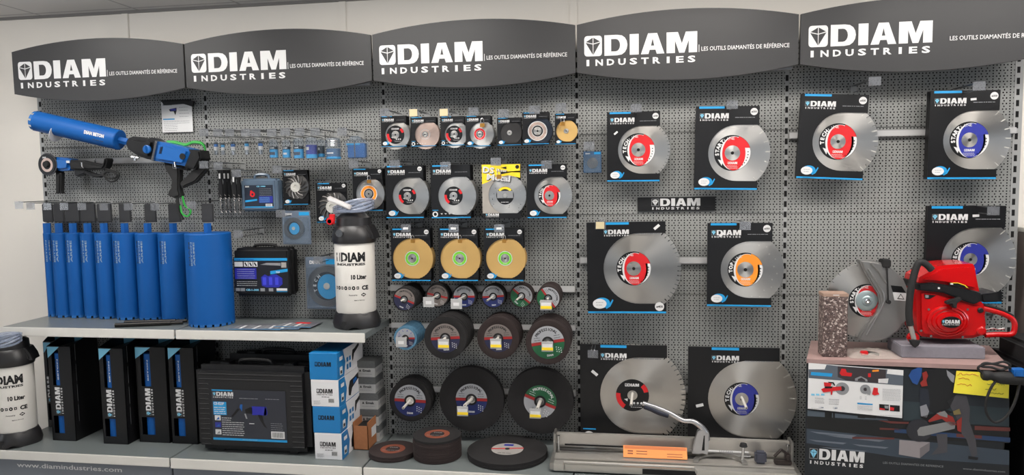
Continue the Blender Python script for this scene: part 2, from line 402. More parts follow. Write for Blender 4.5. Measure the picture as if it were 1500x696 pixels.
# ============================================================ HOOKS
def hook(px, py, yf, label, w=.05, h=.038, sticker=None, double=True, tagm=TAG, group=None, base=None, plate=True, r=.0022):
    c = PX(px, py, yf); zc = c.z+(h/2 if plate else 0)
    t = thing('display_hook', label, 'hook', (c.x, 0, zc), group=group)
    b = MB(); z = zc-.004
    for s_ in ((-.007, .007) if double else (0,)):
        b.tube(WIRE, [(c.x+s_, .004, z-.0), (c.x+s_, yf+.006, z), (c.x+s_, yf+.001, z+.004)], r)
    b.tube(WIRE, [(c.x, .002, z-.028), (c.x, -.01, z-.03), (c.x, yf*.9, z-.03), (c.x, yf*.93, z-.018)] if double else [(c.x, .002, z), (c.x, yf, z)], r)
    b.box(PGREY, (c.x-.014, -.003, z-.035), (c.x+.014, .0, z+.006), .001)
    b.build('wire', t)
    if plate:
        b = MB(); b.box(tagm, (c.x-w/2, yf-.0015, zc-h), (c.x+w/2, yf, zc), .0004, seg=1); b.build('price_plate', t)
        if sticker == 'yellow':
            MB().box(WHITE, (c.x-w*.44, yf-.0025, zc-h*.5), (c.x+w*.44, yf-.0018, zc-h*.12)).box(YEL, (c.x-w*.48, yf-.0026, zc-h*.8), (c.x+w*.5, yf-.0019, zc-h*.5)).build('price_sticker', t)
        elif sticker == 'white':
            MB().box(WHITE, (c.x-w*.28, yf-.0025, zc-h*.66), (c.x+w*.24, yf-.0018, zc-h*.38), .0003, seg=1).build('price_sticker', t)
        elif sticker == 'kraft':
            MB().box(mat('kraft_label', (190, 176, 140), .6), (c.x-w*.42, yf-.0025, zc-h*.95), (c.x+w*.36, yf-.0018, zc-h*.08)).build('price_sticker', t)
    return t
def padlock(px, py, y, s, label):
    c = PX(px, py, y); t = thing('padlock', label, 'padlock', (c.x, y, c.z-s*.5))
    MB().box(BRASS, (c.x-s*.5, y-s*.22, c.z-s*.5), (c.x+s*.5, y+s*.22, c.z+s*.35), s*.06).build('lock_body', t)
    pts = smooth([(c.x-s*.32, y, c.z+s*.3), (c.x-s*.32, y, c.z+s*1.1), (c.x, y, c.z+s*1.45), (c.x+s*.32, y, c.z+s*1.1), (c.x+s*.32, y, c.z+s*.3)], 5)
    MB().tube(CHROME, pts, s*.09).build('shackle', t)

# ============================================================ SAW BLADES
def blade_outline(Rr, kind, n, ph=0):
    pts = []
    if kind == 'turbo':
        N = 96
        for k in range(N):
            a = 2*pi*k/N; r = Rr if k % 2 else Rr*.985; pts.append((r*cos(a), r*sin(a)))
        return pts
    dep = {'seg': .10, 'fine': .075, 'slot': .075}[kind]; g = {'seg': .10, 'fine': .22, 'slot': .07}[kind]
    for k in range(n):
        a0 = 2*pi*(k+g/2)/n+ph; a1 = 2*pi*(k+1-g/2)/n+ph; r = Rr*(1-dep)
        pts.append((r*cos(a0), r*sin(a0)))
        m_ = max(2, int(90/n))
        for j in range(m_+1):
            a = a0+(a1-a0)*j/m_; pts.append((Rr*cos(a), Rr*sin(a)))
        pts.append((r*cos(a1), r*sin(a1)))
    return pts
def label_disc(b, cx, cz, rl, y, style, words, col):
    e = .0004
    def cl(px_, pz_):
        d = math.hypot(px_, pz_); k = min(1, .985*rl/d) if d else 1; return (cx+px_*k, cz+pz_*k)
    b.lathe(BLACK, [(rl, 0), (rl, .0006), (0, .0006)], (cx, y, cz), 'Y')
    y -= .001
    if style == 'line':
        b.flat(WHITE, [cl(rl*.08+rl*.74*cos(a), -rl*.02+rl*.95*sin(a)) for a in [2*pi*k/48 for k in range(48)]], y)
        b.flat(WHITE, [(cx+rl*.985*cos(R(a)), cz+rl*.985*sin(R(a))) for a in range(-66, 20, 6)]+[(cx+rl*.2, cz+rl*.3)], y)
        b.flat(col, [cl(rl*.08+rl*.63*cos(a), -rl*.03+rl*.94*sin(a)) for a in [2*pi*k/48 for k in range(48)]], y-e)
        b.flat(col, [(cx+rl*.985*cos(R(a)), cz+rl*.985*sin(R(a))) for a in range(17, 76, 6)]+[(cx+rl*.2, cz+rl*.3)], y-e*1.3)
        for k in range(7):
            a = R(6-k*11); b.disc(BLACK, cx+rl*.85*cos(a), cz+rl*.85*sin(a)-rl*.02, rl*.035, y-e, n=8)
        b.flat(WHITE, [(cx-rl*.78, cz-rl*.36), (cx-rl*.50, cz-rl*.44), (cx-rl*.56, cz-rl*.72)], y-e*2)
        n1 = len(words[0]); sp = 15 if n1 < 5 else 13.5
        b.arctext(WHITE, words[0], cx, cz, rl*.74, 186, 186-sp*(n1-1), rl*.19, y-e*2, .05)
        st = 186-sp*n1+1; b.arctext(WHITE, words[1], cx, cz, rl*.74, st, st-11*3, rl*.17, y-e*2, .0)
        logo(b, cx-rl*.24, cz-rl*.62, rl*.52, y-e*2, bg=col, sub=False, h=rl*.13)
        for k in range(3): b.words(WHITE, cx-rl*.3, cx+rl*.3, cz-rl*(.72+.07*k), rl*.03, y-e*2, k)
    elif style == 'dark':
        b.arc(RED, cx, cz, rl*.72, rl*.99, 172, 236, y); b.arc(RED, cx, cz, rl*.72, rl*.99, 14, 46, y)
        logo(b, cx-rl*.45, cz+rl*.55, rl*.85, y, sub=False, h=rl*.18)
        b.words(GREYP, cx-rl*.2, cx+rl*.7, cz-rl*.62, rl*.05, y, 3); b.words(WHITE, cx-rl*.1, cx+rl*.6, cz-rl*.75, rl*.05, y, 4)
        for k in range(3): b.disc(WHITE, cx+rl*(.1+.22*k), cz-rl*.48, rl*.07, y, n=10)
        b.flat(WHITE, [(cx-rl*.5, cz-rl*.25), (cx-rl*.28, cz-rl*.2), (cx-rl*.3, cz-rl*.38)], y)
    elif style == 'ring':
        b.arc(WHITE, cx, cz, rl*.55, rl*.98, 0, 360, y, 40); b.arc(col, cx, cz, rl*.6, rl*.9, 0, 360, y-e, 40)
        b.words(WHITE, cx-rl*.3, cx+rl*.3, cz-rl*.74, rl*.09, y-e*2, 5)
def drop(b, x, z, s, y):
    e = .0004
    b.disc(CYAN, x+s*.08, z+s*.04, s*.5, y, s*.34); b.disc(WHITE, x-s*.08, z-s*.02, s*.44, y-e, s*.32)
    b.flat(CYAN, [(x+s*.3, z-s*.25), (x+s*.55, z-s*.05), (x+s*.75, z+s*.28), (x+s*.8, z+s*.2), (x+s*.6, z-s*.2), (x+s*.35, z-s*.36)], y)
    b.words(GREYP, x-s*.32, x+s*.22, z+s*.05, s*.06, y-e*2, 3); b.words(GREYP, x-s*.3, x+s*.15, z-s*.12, s*.06, y-e*2, 8)
    b.words(GREYP, x-s*.4, x+s*.55, z-s*.6, s*.07, y, 6)
def blade_pack(name, label, hub, rpx, top, bot, y, rl=.48, kind='fine', n=36, style='line', words=('TECH', 'LINE'), col=None, roll=0, steel=None, size=None, win=(.12, .765),
               behind=0, gap=.016, seg=None, lbl2=None, group=None, bottom='drop', topx=(.05, .45), logox=(.06, .52), wf=1.68, holes=0, hub_r=.42, strip=True, badge_low=False, segmark=None, stripb=True, sticker=None):
    col = col or RED; steel = steel or STEEL
    h = PX(hub[0], hub[1], y); Rr = PX(hub[0]+rpx, hub[1], y).x-h.x
    zt = PX(hub[0], top, y).z; zb = PX(hub[0], bot, y).z; x0 = h.x-Rr*1.0; W = wf*Rr; x1 = x0+W; H = zt-zb
    t = thing('saw_blade_pack', label, 'packaged saw blade', ((x0+x1)/2, y, zb), (0, R(roll), 0), group=group)
    # card: front sheet with its round opening, back sheet, folded sides
    cx, cz, r = h.x+win[0]*Rr, h.z, win[1]*Rr; b = MB(); yf = y-.0065
    pts = [(x0, zb), (x1, zb), (x1, cz-r*1.0)]
    for k in range(25):
        a = R(-90-180*k/24); pts.append((cx+r*cos(a), cz+r*sin(a)))
    pts += [(x1, cz+r*1.0), (x1, zt), (x0, zt)]
    b.prism(BLACK, pts, yf, yf+.0012)
    b.box(BLACK, (x0, y+.003, zb), (x1, y+.0045, zt)); b.box(BLACK, (x0, yf+.001, zb), (x0+.0012, y+.0035, zt))
    b.box(BLACK, (x0, yf+.001, zt-.0012), (x1, y+.0035, zt)); b.box(BLACK, (x0, yf+.001, zb), (x1, y+.0035, zb+.0012))
    yp = yf-.0004
    if strip: b.rect(CYAN, x0+topx[0]*W, x0+topx[1]*W, zt-H*.028, zt-.0008, yp)
    if stripb: b.rect(CYAN, x0+.001, x1-.001, zb+.001, zb+H*.022, yp)
    lw = (logox[1]-logox[0])*W; lh = lw/6.27*1.12
    logo(b, x0+logox[0]*W, zt-H*.075-lh*1.15, lw, yp, icon='dark')
    b.words(GREYP, x0+.62*W, x0+.93*W, zt-H*.12-lh*.3, H*.012, yp, 2)
    if size:
        bz = zt-.09*W if not badge_low else zb+.09*W; b.disc(WHITE, x1-.085*W, bz, .058*W, yp, n=24); b.text(BLACK, size, x1-.085*W, bz-.014*W, .028*W, yp-.0004, anchor='c', bold=.03)
    if bottom == 'drop': drop(b, x0+.17*W, zb+.13*W, .20*W, yp)
    elif bottom == 'icons':
        b.disc(WHITE, x0+.1*W, zb+.10*W, .07*W, yp, n=20); b.disc(BLACK, x0+.1*W, zb+.10*W, .04*W, yp-.0004, n=16)
        b.rect(CYAN, x0+.03*W, x0+.18*W, zb+.19*W, zb+.205*W, yp)
        for k in range(4): b.flat(WHITE, [(x0+(.27+.1*k)*W, zb+.09*W), (x0+(.23+.1*k)*W, zb+.12*W), (x0+(.29+.1*k)*W, zb+.12*W)], yp)
    elif bottom == 'none': pass
    if sticker:
        sx, sz, sa = sticker; c_, s_ = cos(R(sa)), sin(R(sa)); ox, oz = x0+sx*W, zb+sz*H; a_, b_ = .042*W, .017*W
        b.flat(WHITE, [(ox+c_*u-s_*v, oz+s_*u+c_*v) for u, v in ((-a_, -b_), (a_, -b_), (a_, b_), (-a_, b_))], yp-.0006)
    b.build('card', t)
    # blade
    b = MB(); b.prism(steel, [(h.x+a, h.z+c) for a, c in blade_outline(Rr, kind, n, .04)], y-.0015, y+.0015)
    if seg:
        sg = blade_outline(Rr*1.002, kind, n, .04)
        b.arc(seg, h.x, h.z, Rr*.86, Rr*.985, -80, 80, y-.0019, 60)
    if segmark:   # pale slots between the rim segments
        for k in range(segmark):
            a = 2*pi*(k)/segmark+.04; c_, s_ = cos(a), sin(a); r0, r1, hw = Rr*.87, Rr*1.0, Rr*.010
            b.flat(SEGM, [(h.x+c_*r0-s_*hw, h.z+s_*r0+c_*hw), (h.x+c_*r0+s_*hw, h.z+s_*r0-c_*hw), (h.x+c_*r1+s_*hw, h.z+s_*r1-c_*hw), (h.x+c_*r1-s_*hw, h.z+s_*r1+c_*hw)], y-.0021)
    for k in range(holes):
        a = 2*pi*(k+.5)/holes; rr = Rr*(.82 if k % 2 else .74); b.disc(SEGM, h.x+rr*cos(a), h.z+rr*sin(a), Rr*.018, y-.002, n=8)
    bl = b.build('blade', t)
    if style:
        b = MB(); label_disc(b, h.x, h.z, rl*Rr, y-.0016, style, words, col); lb = b.build('centre_label', bl)
    rh = max(.012, rl*Rr*hub_r)
    b = MB(); b.lathe(STEEL, [(rh, 0), (rh, .0022), (rh*.45, .0026), (0, .0026)], (h.x, y-.0016, h.z), 'Y', 32); b.disc(DARK, h.x, h.z, rh*.22, y-.0052, n=16); b.build('hub_plate', bl)
    # the same packs queued behind on the hook
    for k in range(behind):
        yy = y+gap*(k+1)
        dup(t, (t.location.x, yy, t.location.z-.0), lbl2 or label.split(' on ')[0]+' hidden behind the front one', group or ('packs queued behind '+label))
    return t, h, Rr
BP = {}
# bay four
blade_pack('a', 'smaller black blade pack with red label, upper left corner of bay four', (934.8, 219.5), 46.5, 163.5, 266, -.10, rl=.53, n=52, size='ø300', roll=.3, behind=1, sticker=(.17, .70, 40),
           lbl2='black pack showing only its edge behind the small upper red labelled pack of bay four')
blade_pack('b', 'black blade pack with red label above the maker plate', (1071.5, 224), 55.6, 155.5, 278, -.10, rl=.49, kind='seg', n=21, words=('START', 'LINE'), size='ø350', segmark=21, roll=1.2, behind=1,
           lbl2='black pack showing only its edge behind the red labelled pack above the maker plate')
blade_pack('c', 'large black blade pack with red label in the middle of the fourth bay', (929, 393.5), 69.5, 325, 459, -.10, rl=.37, n=60, size='ø400', badge_low=True, topx=(.24, .54), logox=(.22, .54), sticker=(.89, .94, 40), roll=-.6)
blade_pack('d', 'black blade pack with orange label', (1091.5, 395), 57, 326.5, 449, -.10, rl=.46, kind='turbo', words=('TOP', 'LINE'), col=ORANGE, size='ø350', holes=26, hub_r=.46, sticker=(.22, .86, 45), roll=.2)
blade_pack('e', 'very large black blade pack with black and red label, behind the tile cutter lever', (926.4, 579), 78, 505.5, 654, -.09, rl=.315, n=60, style='dark', topx=(.24, .54), logox=(.24, .54), bottom='icons', wf=1.65, hub_r=.3, sticker=(.17, .72, -40), win=(.13, .745))
blade_pack('f', 'very large black blade pack with blue label, behind the tile cutter', (1086.4, 584.5), 80.5, 509, 657, -.09, rl=.325, kind='slot', n=26, col=NAVY, topx=(.26, .56), logox=(.26, .56), segmark=26, bottom='none', sticker=(.13, .42, 15), win=(.12, .745), hub_r=.38)
# bay five
blade_pack('g', 'black blade pack with red label, upper left of the right bay', (1224.2, 207), 59, 138, 262.5, -.11, rl=.48, n=44, size='ø350', segmark=22, roll=3.0, behind=1, hub_r=.40, lbl2='black pack showing only its edge behind the red labelled pack of the right bay')
blade_pack('h', 'black blade pack with blue label, upper right of the right bay', (1418.7, 205), 61, 132.5, 262.5, -.11, rl=.48, kind='seg', n=24, words=('START', 'LINE'), col=NAVY, size='ø350', segmark=24, roll=.8, behind=2, hub_r=.40, sticker=(.62, .90, 5), lbl2='black pack showing only its edge behind the upper blue labelled pack')
blade_pack('i', 'large black blade pack with blue label behind the red power cutter', (1420.5, 380), 67, 301.5, 444, -.08, rl=.42, kind='seg', n=26, col=NAVY, segmark=26, roll=.5, behind=1, hub_r=.36, wf=1.72, sticker=(.62, .90, 3), lbl2='black pack showing only its edge behind the pack above the power cutter')
# bay three, second row
K = dict(wf=1.76, win=(.14, .82), hub_r=.42)
blade_pack('j', 'black blade pack with dark red-flashed label, first from left in the second row', (597, 287), 31.5, 242.5, 319.5, -.14, rl=.41, n=26, style='dark', kind='slot', size='ø230', behind=3, lbl2='black pack queued behind the first pack of the second row', **K)
blade_pack('k', 'black blade pack with dark red-flashed label and small tool icons, second in the second row', (664.5, 287), 33, 241.5, 319.5, -.14, rl=.41, n=26, style='dark', kind='slot', bottom='icons', behind=4, lbl2='black pack queued behind the second pack of the second row', **K)
blade_pack('l', 'black blade pack with small red label beside the yellow one, fourth in the second row', (805, 286.5), 33, 240.5, 319.5, -.14, rl=.50, n=20, kind='seg', size='ø230', segmark=20, behind=2, lbl2='black pack queued behind the red labelled pack of the second row', **K)
# yellow pack
def yellow_pack():
    y = -.13; h = PX(740, 286.5, y); Rr = PX(771, 286.5, y).x-h.x; tl = PX(706, 241.5, y); br = PX(763, 320, y); x0, x1, zt, zb = tl.x, br.x, tl.z, br.z; W = x1-x0; H = zt-zb
    t = thing('saw_blade_pack', 'yellow and grey blade pack lettered Métal', 'packaged saw blade', ((x0+x1)/2, y, zb)); b = MB()
    G = mat('grey_photo_print', (150, 145, 138), .5)
    cx, cz, r = h.x+.02, h.z, Rr*.86; pts = [(x0, zb), (x1, zb), (x1, cz-r)]
    for k in range(25):
        a = R(-90-180*k/24); pts.append((cx-.012+r*cos(a), cz+r*sin(a)))
    pts += [(x1, cz+r), (x1, zt), (x0, zt)]
    b.prism(G, pts, y-.0065, y-.005); b.box(BLACK, (x0, y+.003, zb), (x1, y+.0045, zt)); b.box(YEL, (x0, y-.005, zt-.0012), (x1, y+.003, zt)); b.box(G, (x0, y-.005, zb), (x0+.001, y+.003, zt))
    yp = y-.0069
    b.flat(YEL, [(x0, zt-.36*H), (x0+.12*W, zt-.33*H), (x0+.35*W, zt-.24*H), (x0+.7*W, zt-.20*H), (x1, zt-.25*H), (x1, zt), (x0, zt)], yp)
    b.flat(BLACK, [(x0+.5*W, zt-.18*H), (x1, zt-.12*H), (x1, zt-.15*H), (x0+.5*W, zt-.14*H)], yp-.0004); b.flat(BLACK, [(x0+.5*W, zt-.06*H), (x0+.65*W, zt-.04*H), (x0+.65*W, zt-.09*H)], yp-.0004)
    b.rect(BLACK, x0, x1, zb, zb+.10*H, yp)
    X = M4.Translation((x0+.02*W, 0, zt-.14*H)) @ M4.Rotation(R(6), 4, 'Y')
    for m_, o_, yy in ((BLACK, .003, yp-.0008), (WHITE, 0, yp-.0014)):
        b.text(m_, 'DS', o_, -o_, .105*H, yy, w=.30*W, bold=.04, X=X); b.text(m_, 'Laser', .36*W+o_*.6, .012-o_*.5, .05*H, yy, w=.28*W, bold=.02, X=X); b.text(m_, 'Métal', .12*W+o_, -.125*H-o_, .105*H, yy, w=.62*W, bold=.04, X=X)
    logo(b, x0+.08*W, zb+.05*H, .35*W, yp-.0006, icon='dark'); b.disc(BLACK, x1-.07*W, zt-.05*H, .05*W, yp-.0005, n=20); b.build('card', t)
    b = MB(); b.prism(STEEL, [(h.x+a, h.z+c) for a, c in blade_outline(Rr, 'slot', 22)], y-.0015, y+.0015)
    rd = random.Random(4)
    for k in range(26):
        a = rd.uniform(0, 6.28); rr = Rr*rd.uniform(.5, .93); b.disc(DARK if k % 2 else WHITE, h.x+rr*cos(a), h.z+rr*sin(a), .0018, y-.002, n=8)
    bl = b.build('blade', t)
    MB().lathe(BLACK, [(Rr*.42, 0), (Rr*.42, .0006), (0, .0006)], (h.x, y-.0016, h.z), 'Y').arc(YEL, h.x, h.z, Rr*.30, Rr*.41, 40, 140, y-.0026).rect(GREYP, h.x-Rr*.38, h.x+Rr*.38, h.z-Rr*.12, h.z+Rr*.22, y-.0028).words(WHITE, h.x-Rr*.2, h.x+Rr*.2, h.z-Rr*.32, .004, y-.0026).build('centre_label', bl)
    MB().lathe(STEEL, [(.010, 0), (.010, .004), (0, .004)], (h.x, y-.002, h.z), 'Y', 24).build('hub_plate', bl)
    dup(t, (t.location.x, y+.016, t.location.z), 'yellow pack showing only its edge behind the front yellow pack')
yellow_pack()
# first row, small packs
K = dict(wf=1.78, win=(.10, .80), y=-.15)
blade_pack('m1', 'small black blade pack with red-flashed label, first from left in the top row', (579.5, 197.5), 21, 170, 215, rl=.62, n=16, kind='slot', style='dark', behind=3, lbl2='small black pack queued behind the first of the top row', **K)
blade_pack('m2', 'small black blade pack with coppery silver disc, second in the top row', (623, 197), 21, 171.5, 214.5, rl=.36, kind='turbo', style='ring', col=COPP, steel=COPP, behind=2, bottom='icons', lbl2='small black pack queued behind the coppery disc pack', **K)
blade_pack('m3', 'small black blade pack with red-flashed label, third in the top row', (665.5, 196.5), 19.5, 170.5, 213, rl=.62, n=16, kind='slot', style='dark', behind=1, bottom='icons', lbl2='small black pack queued behind the third of the top row', **K)
blade_pack('m4', 'small black blade pack with red ring label and padlock, fourth in the top row', (703, 196.5), 20.5, 169.5, 214.5, rl=.45, n=18, kind='slot', style='ring', behind=3, lbl2='small black pack queued behind the padlocked pack of the top row', **K)
blade_pack('m6', 'small black blade pack with copper ring on dark disc, sixth in the top row', (787.5, 192), 22, 164.5, 211.5, rl=.66, n=18, kind='slot', style='ring', col=COPP, steel=mat('night_steel', (50, 56, 66), .4, .8, aniso=.5), behind=2, lbl2='small black pack queued behind the copper ring pack', **K)
blade_pack('m5', 'small black blade pack with plain black disc, fifth in the top row', (746.5, 194.5), 18, 172.5, 213, rl=.3, kind='turbo', style=None, steel=mat('black_disc', (36, 35, 36), .6, .1, noise=.1), win=(.06, .82), wf=1.95, y=-.15, behind=2, lbl2='small black pack queued behind the plain black disc pack')
blade_pack('m7', 'small black blade pack with gold disc, last in the top row', (829.5, 192), 16.5, 166.5, 211.5, rl=.3, kind='turbo', style=None, steel=GOLD, win=(.04, .93), wf=1.86, y=-.15, behind=1, bottom='drop', lbl2='small black pack queued behind the gold disc of the top row')
# gold row
for j, (hx, ps) in enumerate(((604, 'left'), (673.5, 'middle'), (740, 'right'))):
    t, h, Rr = blade_pack('n', 'black pack with wide gold disc and small green label, %s one of the three' % ps, (hx, 378.5), 30.5, 334.5, 411.5, -.14, rl=.36, kind='turbo', style='ring', col=LIME, steel=GOLD, size='ø230', win=(.02, .94), wf=1.88, behind=3, lbl2='gold disc pack queued behind the %s gold disc' % ps, hub_r=.5)
# bay two packs
blade_pack('o1', 'small black pack with turbine grinding cup beside the smoky case', (434, 274), 18.5, 249, 300, -.10, rl=.45, kind='turbo', style=None, steel=STEELD, wf=1.95, win=(.06, .88), bottom='drop', behind=1, lbl2='small black pack queued behind the turbine cup pack')
blade_pack('o2', 'black pack with large ribbed grinding cup behind the sprayer hose', (487, 303), 23, 268, 326, -.08, rl=.3, kind='turbo', style=None, steel=STEELD, size='ø125', wf=1.95, win=(.06, .88), behind=0)
blade_pack('o3', 'black pack with silver disc and orange ring label above the sprayer', (540.5, 284), 23, 247, 309, -.12, rl=.55, kind='turbo', style='ring', col=ORANGE, size='ø180', wf=1.9, win=(.1, .9), holes=10, behind=3, lbl2='black pack queued behind the orange ring label pack')
# ribs of the two grinding cups are cut as separate raised vanes
def cup(px, py, rp, y, par):
    c = PX(px, py, y); r = PX(px+rp, py, y).x-c.x; b = MB()
    for k in range(14):
        a = 2*pi*k/14; pts = []
        for u in range(5):
            rr = r*(.42+.55*u/4); aa = a+.5*u/4; pts.append((c.x+rr*cos(aa), y-.008, c.z+rr*sin(aa)))
        b.tube(STEELD, pts, r*.05, 6)
    b.lathe(SEGM, [(r*.42, 0), (r*.42, .010), (r*.18, .010), (r*.18, .006), (0, .006)], (c.x, y-.002, c.z), 'Y', 28)
    o = b.build('cup_vanes', par)
for o in [o for o in COL.objects if o.name.startswith('saw_blade_pack') and o.parent is None]:
    if o['label'].startswith('small black pack with turbine'): cup(434, 274, 16.5, -.10, o)
    if o['label'].startswith('black pack with large ribbed'): cup(487, 303, 20, -.08, o)

# hooks for the packs
HK = [(563.5, 165, -.25, 'clear hook over the first small pack of the top row', None), (606, 165, -.25, 'hook with kraft price label over the coppery disc pack', 'kraft'), (650.5, 164.5, -.25, 'hook with kraft price label over the third small pack', 'kraft'),
      (693.5, 163.5, -.25, 'clear hook over the padlocked red ring pack', None), (737.5, 166, -.25, 'clear hook over the plain black disc pack', None), (783, 161, -.25, 'clear hook over the copper ring pack', None), (821.6, 157.5, -.25, 'clear hook over the small gold disc pack', None),
      (578.4, 240.3, -.25, 'clear hook over the first pack of the second row', None), (652.5, 243, -.25, 'clear hook over the second pack of the second row', None), (726.3, 237, -.25, 'clear hook over the yellow pack', None), (800.5, 241.3, -.25, 'clear hook over the small red labelled pack', None),
      (594.6, 334.5, -.25, 'clear hook with white sticker over the left gold disc', 'white'), (664.5, 334.5, -.25, 'clear hook with white sticker over the middle gold disc', 'white'), (731.3, 334.5, -.25, 'clear hook with white sticker over the right gold disc', 'white'),
      (931.8, 158.5, -.22, 'clear hook over the small upper red labelled pack of bay four', None), (1072.5, 153.5, -.22, 'clear hook over the red labelled pack above the maker plate', None), (879.6, 330, -.22, 'clear hook with kraft label over the large red labelled pack', 'kraft'), (1091.5, 331, -.22, 'clear hook over the orange labelled pack', None),
      (868.5, 518.7, -.22, 'clear hook at the corner of the black and red labelled pack', None),
      (1281.5, 119, -.30, 'clear hook sticking out above the red labelled pack of the right bay', None), (1434.5, 126, -.26, 'clear hook above the upper blue labelled pack', None), (1455, 309, -.22, 'clear hook over the pack behind the power cutter', None),
      (441, 246.5 , -.2, 'clear hook over the turbine grinding cup pack', None), (463, 262, -.16, 'bare hook over the large ribbed grinding cup', None), (518, 241, -.22, 'clear hook over the orange ring label pack', None), (349, 343, -.25, 'clear hook on the black drill case', None), (411, 313, -.2, 'clear hook over the small blue blister below the smoky case', None), (466, 381, -.2, 'clear hook on the blister behind the sprayer', None),
      (346.5, 254, -.25, 'clear hook in front of the smoky case', None), (319.5, 243, -.25, 'clear hook over the black drill bit packs', None), (298.5, 241.5, -.25, 'clear hook at the right end of the coring drill', None), (863, 213.5, -.2, 'clear hook over the small lone blister', None)]
HK[22] = (406, 248.5, -.2, HK[22][3], None)
for a in HK: hook(a[0], a[1], a[2], a[3], sticker=a[4], plate=not a[3].startswith('bare'))
for a in ((706.5, 183, -.18, .022, 'brass padlock on the red ring pack of the top row'), (824, 181, -.18, .022, 'brass padlock on the small gold disc pack'), (731, 258.5, -.165, .024, 'brass padlock on the yellow pack'),
          (604.5, 353, -.17, .020, 'brass padlock on the left gold disc pack'), (673.8, 353, -.17, .020, 'brass padlock on the middle gold disc pack'), (738.6, 353, -.17, .020, 'brass padlock on the right gold disc pack'), (540.5, 265.5, -.15, .02, 'brass padlock on the orange ring label pack')):
    padlock(*a)
for u, v, tu, tv, nm in ((926.4, 576, 924.5, 593.6, 'steel peg through the black and red labelled blade'), (1086.4, 582, 1093.5, 598, 'steel peg through the large blue labelled blade')):
    a, c = PX(u, v, -.10), PX(tu, tv, -.19); t = thing('blade_peg', nm, 'hook', (a.x, -.10, a.z)); MB().tube(mat('peg_enamel', (196, 192, 184), .35), [a[:], c[:]], .0065, 14).build('rod', t); MB().tube(DARK, [(c.x, c.y+.001, c.z), (c.x, c.y-.0006, c.z)], .003, 10).build('rod_bore', t)
#PART2
# ============================================================ GRINDING DISCS ON LONG HOOKS
def disc_print(b, cx, cz, rl, y, up, low, band=RED, rot=0, word='PROFESSIONAL', flip=False, wordm=None):
    X = M4.Translation((cx, 0, cz)) @ M4.Rotation(R(-rot), 4, 'Y'); e = .0004
    def half(m_, a0, a1): b.flat(m_, [(rl*cos(R(a0+(a1-a0)*k/24)), rl*sin(R(a0+(a1-a0)*k/24))) for k in range(25)], y, X)
    half(up, 5, 175); half(low, 185, 355); b.add([(-rl, y, -.1*rl), (rl, y, -.1*rl), (rl, y, .1*rl), (-rl, y, .1*rl)], [(0, 1, 2, 3)], band, X)
    n = len(word); wm = wordm or BLACK
    for i, ch in enumerate(word):
        a = R(140-100*i/(n-1)); vs, fs = text_mesh(ch, .03); lo, hi = tw(ch, .03); k = rl*.16/.7; r = rl*.72; c, d = cos(a-pi/2), sin(a-pi/2)
        b.add([(r*cos(a)+(vx-(lo+hi)/2)*k*c-vz*k*d, y-e, r*sin(a)+(vx-(lo+hi)/2)*k*d+vz*k*c) for vx, vz in vs], fs, wm, X)
    for q, s_ in ((-.8, 1), (.42, 2)): b.words(wm, q*rl, (q+.36)*rl, .34*rl, rl*.05, y-e, s_, X); b.words(wm, q*rl, (q+.38)*rl, .2*rl, rl*.05, y-e, s_+5, X)
    rd = random.Random(3)
    for k in range(9): u, v = (.45+.13*(k % 3))*rl, -(.35+.13*(k//3)+.05*(k % 3))*rl; b.disc(WHITE, u, v, rl*.035, y-e, n=6, X=X)
    b.text(WHITE, 'DIAM', 0, -.84*rl, rl*.11, y-e, anchor='c', bold=.05, X=X)
DGREY = mat('disc_label_grey', (112, 104, 100), .5); DBLUE = mat('disc_label_blue', (26, 38, 92), .45); DLG = mat('disc_label_light', (150, 152, 156), .45); BAND = mat('disc_band_red', (150, 34, 34), .5); DNAV = mat('disc_label_navy', (30, 32, 62), .5)
